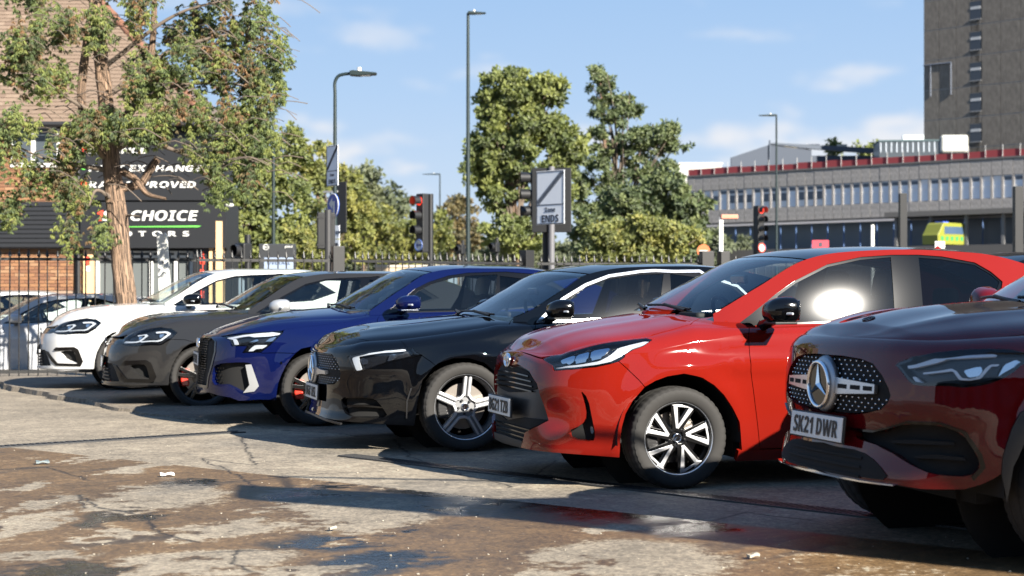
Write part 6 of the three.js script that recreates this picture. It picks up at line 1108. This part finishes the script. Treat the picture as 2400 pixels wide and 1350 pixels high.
{ // phone and advertising kiosk
  const D = 30, x = px => at(px, D) - at(650, D), y = py => hgt(py, D) + .26, k = thing('kiosk', 'dark street kiosk with a pale screen behind the railing', 'kiosk', [at(650, D), -.26, -D], 0);
  part('frame', [span(x(609), x(692), 0, y(572), -.15, .15, .02)], mat([.03, .032, .035], .4), k);
  part('screen', span(x(622), x(690), y(640), y(604), .15, .16), new THREE.MeshPhysicalMaterial({ color: rgb(.2, .24, .32), emissive: rgb(.35, .45, .6), emissiveIntensity: .09, roughness: .2 }), k);
  const txt = (t, px, py, w, m) => { const g = lettering(t, .1, .004); g.computeBoundingBox(); const s = w / (g.boundingBox.max.x - g.boundingBox.min.x); part('sign_letters', g.scale(s, s, 1).translate(x(px), y(py), .16), m, k); };
  txt('OVERALL', 656, 616, .42, mat([.03, .05, .09], .5)); txt('global', 679, 579, .14, white); txt('BT', 626, 580, .06, white);
  part('logo_ring', new THREE.TorusGeometry(.05, .007, 6, 24).translate(x(626), y(580), .16), white, k);
}
for (const [px, y0, D, w, m, label, cap] of [[1690, 510, 40, .1, white, 'white post with an orange cap box beside the shrub', 1], [2045, 527, 62, .12, white, 'white post standing before the hospital canopy', 0], [2116, 453, 38, .17, postBlack, 'dark square post in front of the hospital windows', 0], [2386, 437, 34, .18, postBlack, 'dark square post near the right edge', 0]]) {
  const p = thing('post', label, 'post', [at(px, D), -.26, -D]); const y = hgt(y0, D) + .26; part('shaft', box(w, y, w, 0, y / 2, 0, .01), m, p); part('foot_plate', box(w * 1.6, .03, w * 1.6, 0, .015, 0), M.satin, p); if (cap) part('cap_box', box(.42, .11, .2, .2, y + .02, 0, .02), mat([.45, .2, .13], .5), p);
}
for (const [px, py, D, label] of [[1649, 588, 40, 'orange round sign low behind the railing'], [1923, 573, 48, 'red rectangular notice behind the red car roof'], [2203, 574, 46, 'pale notice board behind the red car roof']]) {
  const p = thing('road_sign', label, 'sign', [at(px, D), -.26, -D]), y = hgt(py, D) + .26, red = label.startsWith('red'), pale = label.startsWith('pale');
  part('sign_plate', red || pale ? box(red ? .5 : .28, red ? .26 : .2, .015, 0, y, 0, .005) : new THREE.CylinderGeometry(.16, .16, .015, 28).rotateX(Math.PI / 2).translate(0, y, 0), red ? mat([.35, .03, .05], .5) : pale ? mat([.6, .62, .56], .5) : mat([.5, .12, .04], .5), p);
  part('sign_mark', red || pale ? box(.1, .12, .006, 0, y, .01) : box(.2, .03, .006, 0, y, .01), red ? ink : white, p); part('pole', rod([0, 0, -.03], [0, y + .1, -.03], .025), M.satin, p);
}
// ---------------------------------------------------------------- hospital block, shed and tower
const conc = (seed, base) => textureOf(256, 512, (x, y) => { const n = fbm(x * 5, y * 5, seed, 4), v = fbm(x * 26 + seed, y * 2.2, seed, 4), g = fbm(x * 60, y * 60, seed, 2), k = 1 + n * .22 + Math.min(0, v + .05) * .7 + g * .12; return base.map(c => c * k); });
const concMat = new THREE.MeshPhysicalMaterial({ map: conc(3, [180, 176, 170]), color: rgb(.55, .55, .57), roughness: .95 });
{
  const L = [at(1610, 151), 151], Rr = [at(2560, 125), 125], len = Math.hypot(Rr[0] - L[0], Rr[1] - L[1]), turn = Math.atan2(Rr[1] - L[1], Rr[0] - L[0]);
  const h = thing('hospital_block', 'long low concrete block with a row of windows and red roof barrier', 'building', [L[0], -.26, -L[1]], turn), top = 12.35;
  const yOf = (py, px) => { const t = (px - 1610) / 950, D = 1 / mix(1 / 156, 1 / 118, t); return hgt(py, D) + .26; };
  const Y = { win1: 11.0, win0: 9.2, fasc: top, band: 9.8 };
  part('wall', [span(0, len, Y.win1, top, -12, -.05), span(0, len, Y.band - 1.9, Y.win0, -12, -.05), span(0, len, Y.win0, Y.win1, -12, -.5), span(0, len, 0, Y.band - 1.9, -12, -2.2)], concMat, h);
  const n = 42, step = len / n, q = rng(3), sill = mat([.55, .57, .60], .6), paneM = mat([.05, .07, .10], .06), pale = mat([.50, .56, .64], .35);
  for (let i = 0; i < n; i++) {
    const x0 = i * step; part('fascia_panel', span(x0 + .02, x0 + step - .02, Y.win1 + .02, top - .1, -.05, .03 + q() * .02), concMat, h); part('spandrel_panel', span(x0 + .02, x0 + step - .02, Y.band - 1.8, Y.win0 - .05, -.05, .02 + q() * .02), concMat, h);
    part('pilaster', span(x0 - .1, x0 + .1, Y.win0 - .05, Y.win1 + .05, -.5, .02), concMat, h);
    const open = i > 1 && i < 17 && i % 4 !== 0, w = part('window', span(x0 + .1, x0 + step - .1, Y.win0, Y.win1, -.16, -.1), open ? sill : pale, h);
    if (open) { part('pane', span(x0 + .18, x0 + step - .18, Y.win0 + .55, Y.win0 + 1.25, -.1, -.08), paneM, w); }
    part('top_light', span(x0 + .16, x0 + step - .16, Y.win1 - .4, Y.win1 - .1, -.1, -.07), q() > .3 ? paneM : sill, w);
    if (!open) part('glazing_bar', span(x0 + .12, x0 + step - .12, Y.win0 + .9, Y.win0 + .97, -.1, -.06), sill, w);
  }
  part('white_rail', span(0, len * .93, 7.62, 7.8, .1, .35), mat([.4, .38, .38], .5), h);
  part('undercroft_glazing', span(0, len, 4.5, 7.9, -2.2, -2.1), mat([.10, .13, .17], .25), h);
  for (let i = 0; i < 24; i++) part('undercroft_column', rod([i * len / 24 + .5, 5, -.2], [i * len / 24 + .5, 7.7, -.2], .06), mat([.05, .10, .22], .5), h);
  
  const redM = mat([.22, .03, .035], .8); for (let i = 0; i < 26; i++) { const a = i * len / 26; part('roof_barrier', span(a + .01, a + len / 26 - .01, top + .1, top + .62 + q() * .12, -.3 - q() * .06, -.24), redM, h); part('barrier_post', rod([a, top, -.2], [a, top + 1.15, -.2], .03), mat([.3, .3, .3], .4), h); }
  part('roof_edge', span(0, len, top - .02, top + .12, -12, .1), mat([.10, .10, .10], .9), h);
  const cp = part('entrance_canopy', span(len * .60, len, 7.7, 8.1, .2, 4.5), mat([.10, .095, .09], .8), h); for (let i = 0; i < 5; i++) part('canopy_column', box(.25, 2.6, .25, len * (.62 + i * .08), 6.4, 3.9), mat([.12, .12, .12], .7), cp);
}
{ // the raised terrace the block stands on
  const L = [at(1610, 151), 151], Rr = [at(2560, 125), 125], len = Math.hypot(Rr[0] - L[0], Rr[1] - L[1]), turn = Math.atan2(Rr[1] - L[1], Rr[0] - L[0]);
  const t = struct('raised_terrace', span(-4, len + 8, 0, 5.1, -1, 11), mat([.075, .072, .07], .95)); t.position.set(L[0], -.26, -L[1]); t.rotation.y = turn;
}
{
  const D = 190, s = thing('grey_shed', 'grey metal shed with a shallow gabled roof behind the concrete block', 'building', [0, -.26, -D]), x = px => at(px, D), y = py => hgt(py, D) + .26, m = mat([.04, .052, .075], .7), rf = mat([.05, .065, .09], .6);
  part('wall', extrude([[x(1712), 0], [x(1900), 0], [x(1900), y(352)], [x(1802), y(340)], [x(1712), y(370)]], .6).translate(0, 0, 0), m, s);
  part('side_wall', span(x(1900), x(2090), 0, y(365), -1, .2), m, s);
  part('roof', extrude([[x(1800), y(338)], [x(1900), y(350)], [x(2090), y(364)], [x(2070), y(350)], [x(1990), y(345)], [x(1810), y(336)]], .8), rf, s);
  for (const [a, b2] of [[1842, 1872], [1895, 1925], [1970, 1990]]) part('roof_vent', span(x(a), x(b2), y(346), y(336), -2, -1), mat([.5, .46, .38], .7), s);
  part('downpipe', rod([x(1802), 0, .7], [x(1802), y(330), .7], .1), rf, s);
  const w = thing('white_cabin', 'white rooftop cabin at the left end of the barrier', 'building', [0, -.26, -186]); part('wall', span(at(1592, 186), at(1692, 186), 8, hgt(383, 186) + .26, -2, 0), mat([.36, .36, .34], .7), w); part('roof', span(at(1590, 186), at(1694, 186), hgt(384, 186) + .26, hgt(381, 186) + .26, -2.1, .1), mat([.5, .5, .5], .7), w); part('plinth', span(at(1592, 186), at(1692, 186), 0, 8, -2, -.2), concMat, w);
}
{
  const D = 172, p = thing('rooftop_plant_room', 'dark glazed plant room with a white rounded corner below the tower', 'building', [at(2165, D), -.26, -D], -.12), s = D / FPX, y = py => hgt(py, D) + .26;
  part('wall', span(-4.6, 3.4, 0, y(331), -6, 0), mat([.05, .06, .07], .3), p); part('roof', span(-4.7, 3.5, y(331), y(327), -6, .1), mat([.04, .07, .08], .6), p);
  for (let i = 0; i < 14; i++) part('glazing_bar', span(-4.5 + i * .56, -4.42 + i * .56, y(356), y(333), 0, .05), mat([.5, .55, .62], .4), p);
  part('white_corner', span(1.7, 4.6, y(360), y(317), -.5, .4, .35), mat([.38, .38, .35], .6), p); part('duct', span(-1.9, .3, y(325), y(312), -3, -2), mat([.5, .55, .56], .5), p);
}
{ // the tower
  const D = 178, s = thing('tower_block', 'tall grey concrete tower with one column of windows at the right edge', 'building', [at(2166, D), -.26, -D], -.8), W = 26, H = 62, fl = 3.28;
  const cm = new THREE.MeshPhysicalMaterial({ map: conc(9, [150, 142, 132]), color: rgb(.5, .5, .5), roughness: .95 });
  part('core', span(0, W, 0, H, -16, -.1), cm, s);
  const colX = 6.3, base = hgt(330, D) + .26 - 1.1;
  for (let f = -4; f < 16; f++) {
    const y0 = base + f * fl; let xx = 0; for (const w of [1.9, 2.1, 1.95, 1.35 - .55]) { part('wall_panel', span(xx + .02, xx + w - .02, y0 + .04, y0 + fl - .04, -.1, .04), cm, s); xx += w; }
    xx = colX + .75; for (const w of [2.2, 2.3, 2.2, 2.2]) { part('wall_panel', span(xx + .02, xx + w - .02, y0 + .04, y0 + fl - .04, -.1, .04), cm, s); xx += w; }
    part('wall_panel', span(colX - .6, colX + .72, y0 + 2.55, y0 + fl - .04, -.1, .04), cm, s); part('wall_panel', span(colX - .6, colX + .72, y0 + .04, y0 + .55, -.1, .04), cm, s);
    const w = part('window', span(colX - .62, colX + .66, y0 + .6, y0 + 2.5, -.1, .05), mat([.035, .04, .05], .12), s); part('window_transom', span(colX - .58, colX + .62, y0 + 1.65, y0 + 1.95, .05, .08), mat([.42, .42, .42], .6), w); part('window_sill', span(colX - .66, colX + .7, y0 + .5, y0 + .6, -.06, .12), mat([.22, .22, .22], .8), w);
    part('floor_band', span(0, W, y0 - .04, y0 + .04, -.1, .01), mat([.25, .25, .25], .9), s);
  }
  part('service_pipe', [rod([0, base + 2 * fl + 2.8, .12], [3.4, base + 2 * fl + 2.8, .12], .07), rod([3.4, base + 2 * fl + 2.8, .12], [3.4, base + fl + 2.6, .12], .06), rod([.9, base + 2 * fl + 2.8, .12], [.9, base + fl + 2.6, .12], .06)], mat([.10, .12, .16], .6), s);
}
{ // ambulance under the canopy
  const D = 127, a = thing('ambulance', 'yellow and green chequered ambulance under the hospital canopy', 'van', [at(2228, D), 4.84, -D], .62), y = mat([.17, .18, .02], .45), g = mat([.02, .26, .08], .4);
  a.scale.setScalar(.78); const body = part('body', extrude([[-1.9, .35], [2.1, .35], [2.1, 2.4], [-.9, 2.45], [-1.2, 2.3], [-1.75, 1.45], [-1.95, 1.2]], 1.9, .05).translate(0, 0, -1.9), y, a);
  part('window_band', span(-1.0, 1.9, 1.35, 2.1, .04, .06), mat([.04, .07, .12], .1), a); for (let i = 0; i < 5; i++) part('chequer', span(-1.5 + i * .75, -1.15 + i * .75, .7, 1.1, .05, .065), g, a);
  for (const wx of [-1.1, 1.3]) part('wheel', lathe([[0, -.1], [.33, -.1], [.35, 0], [.33, .1], [0, .1]], 24).rotateX(Math.PI / 2).translate(wx, .33, -.1), M.rubber, a); part('light_bar', span(-.7, .2, 2.46, 2.62, -1.4, -.4, .03), mat([.05, .1, .5], .2), a);
}
for (const [px, w, D, h, label] of [[965, 170, 70, 2.6, 'low sandy wall behind the middle railing']]) { const s = thing('garden_wall', label, 'wall', [at(px, D), -.26, -D]); part('wall', box(w / FPX * D, h, .3, 0, h / 2, 0), mat([.46, .36, .25], .9), s); part('coping', box(w / FPX * D + .1, .1, .4, 0, h + .05, 0), mat([.4, .36, .3], .9), s); }

// ---------------------------------------------------------------- other parked cars
const FAR = 'cars parked on the road beyond the railing';
makeCar('golf', { name: 'parked_car', pose: [-9.15, 24.6, -.24, 7], label: 'silver white hatchback behind the railing at far left', group: FAR, paint: paint([.36, .37, .39], .2), rim: .24, wheel: 'dark', mirror: [1.75, 1.05, .985, .115, .072], plateY: .46, xB: 2.68 });
makeCar('a3', { name: 'parked_car', pose: [-11.6, 29.5, -.2, 10], label: 'white car whose roof shows above the silver hatchback', group: FAR, paint: paint([.45, .46, .45], 0), rim: .24, wheel: 'dark', mirror: [1.77, 1.085, .985, .115, .07], plateY: .5, xB: 2.66 });
makeCar('golf', { name: 'parked_car', pose: [-7.6, 31, -.2, 168], label: 'black car parked behind the conifer trunk', group: FAR, paint: paint([.0015, .0015, .002], .2), rim: .24, wheel: 'dark', mirror: [1.75, 1.05, .985, .115, .072], plateY: .46, xB: 2.68 });
makeCar('a3', { name: 'parked_car', pose: [-3.4, 38, -.24, 5], label: 'pale blue car passing behind the middle railing', group: FAR, paint: paint([.2, .24, .31], .2), rim: .24, wheel: 'dark', mirror: [1.77, 1.085, .985, .115, .07], plateY: .5, xB: 2.66 });
makeCar('gla', { name: 'parked_car', pose: [2.75, 15.6, -.0, 15.5], label: 'black estate car whose roof corner shows at the right edge', group: FAR, paint: paint([.0015, .0015, .002], .2), rim: .24, wheel: 'dark', mirror: [1.5, 1.13, 1.0, .09, .085], plateY: .53, xB: 2.64 });

// ---------------------------------------------------------------- behind the camera: the yard's own building and trees, mirrored in paint and glass
{
  const b = thing('yard_building', 'long brick workshop on the near side of the yard', 'building', [-4, 0, 17], 0);
  part('wall', span(-24, 22, 0, 3.4, 0, 6), mat([.07, .055, .048], .9), b); part('roof', extrude([[-.6, 3.4], [6.6, 3.4], [3, 5.6]], 46).rotateY(Math.PI / 2).scale(1, 1, -1).translate(-24, 0, 0), mat([.05, .04, .036], .9), b);
  for (let i = 0; i < 8; i++) part('workshop_door', span(-21 + i * 5.4, -18 + i * 5.4, 0, 2.7, -.06, 0), mat([.08, .09, .11], .5), b);
}
renderer.render(scene, camera);
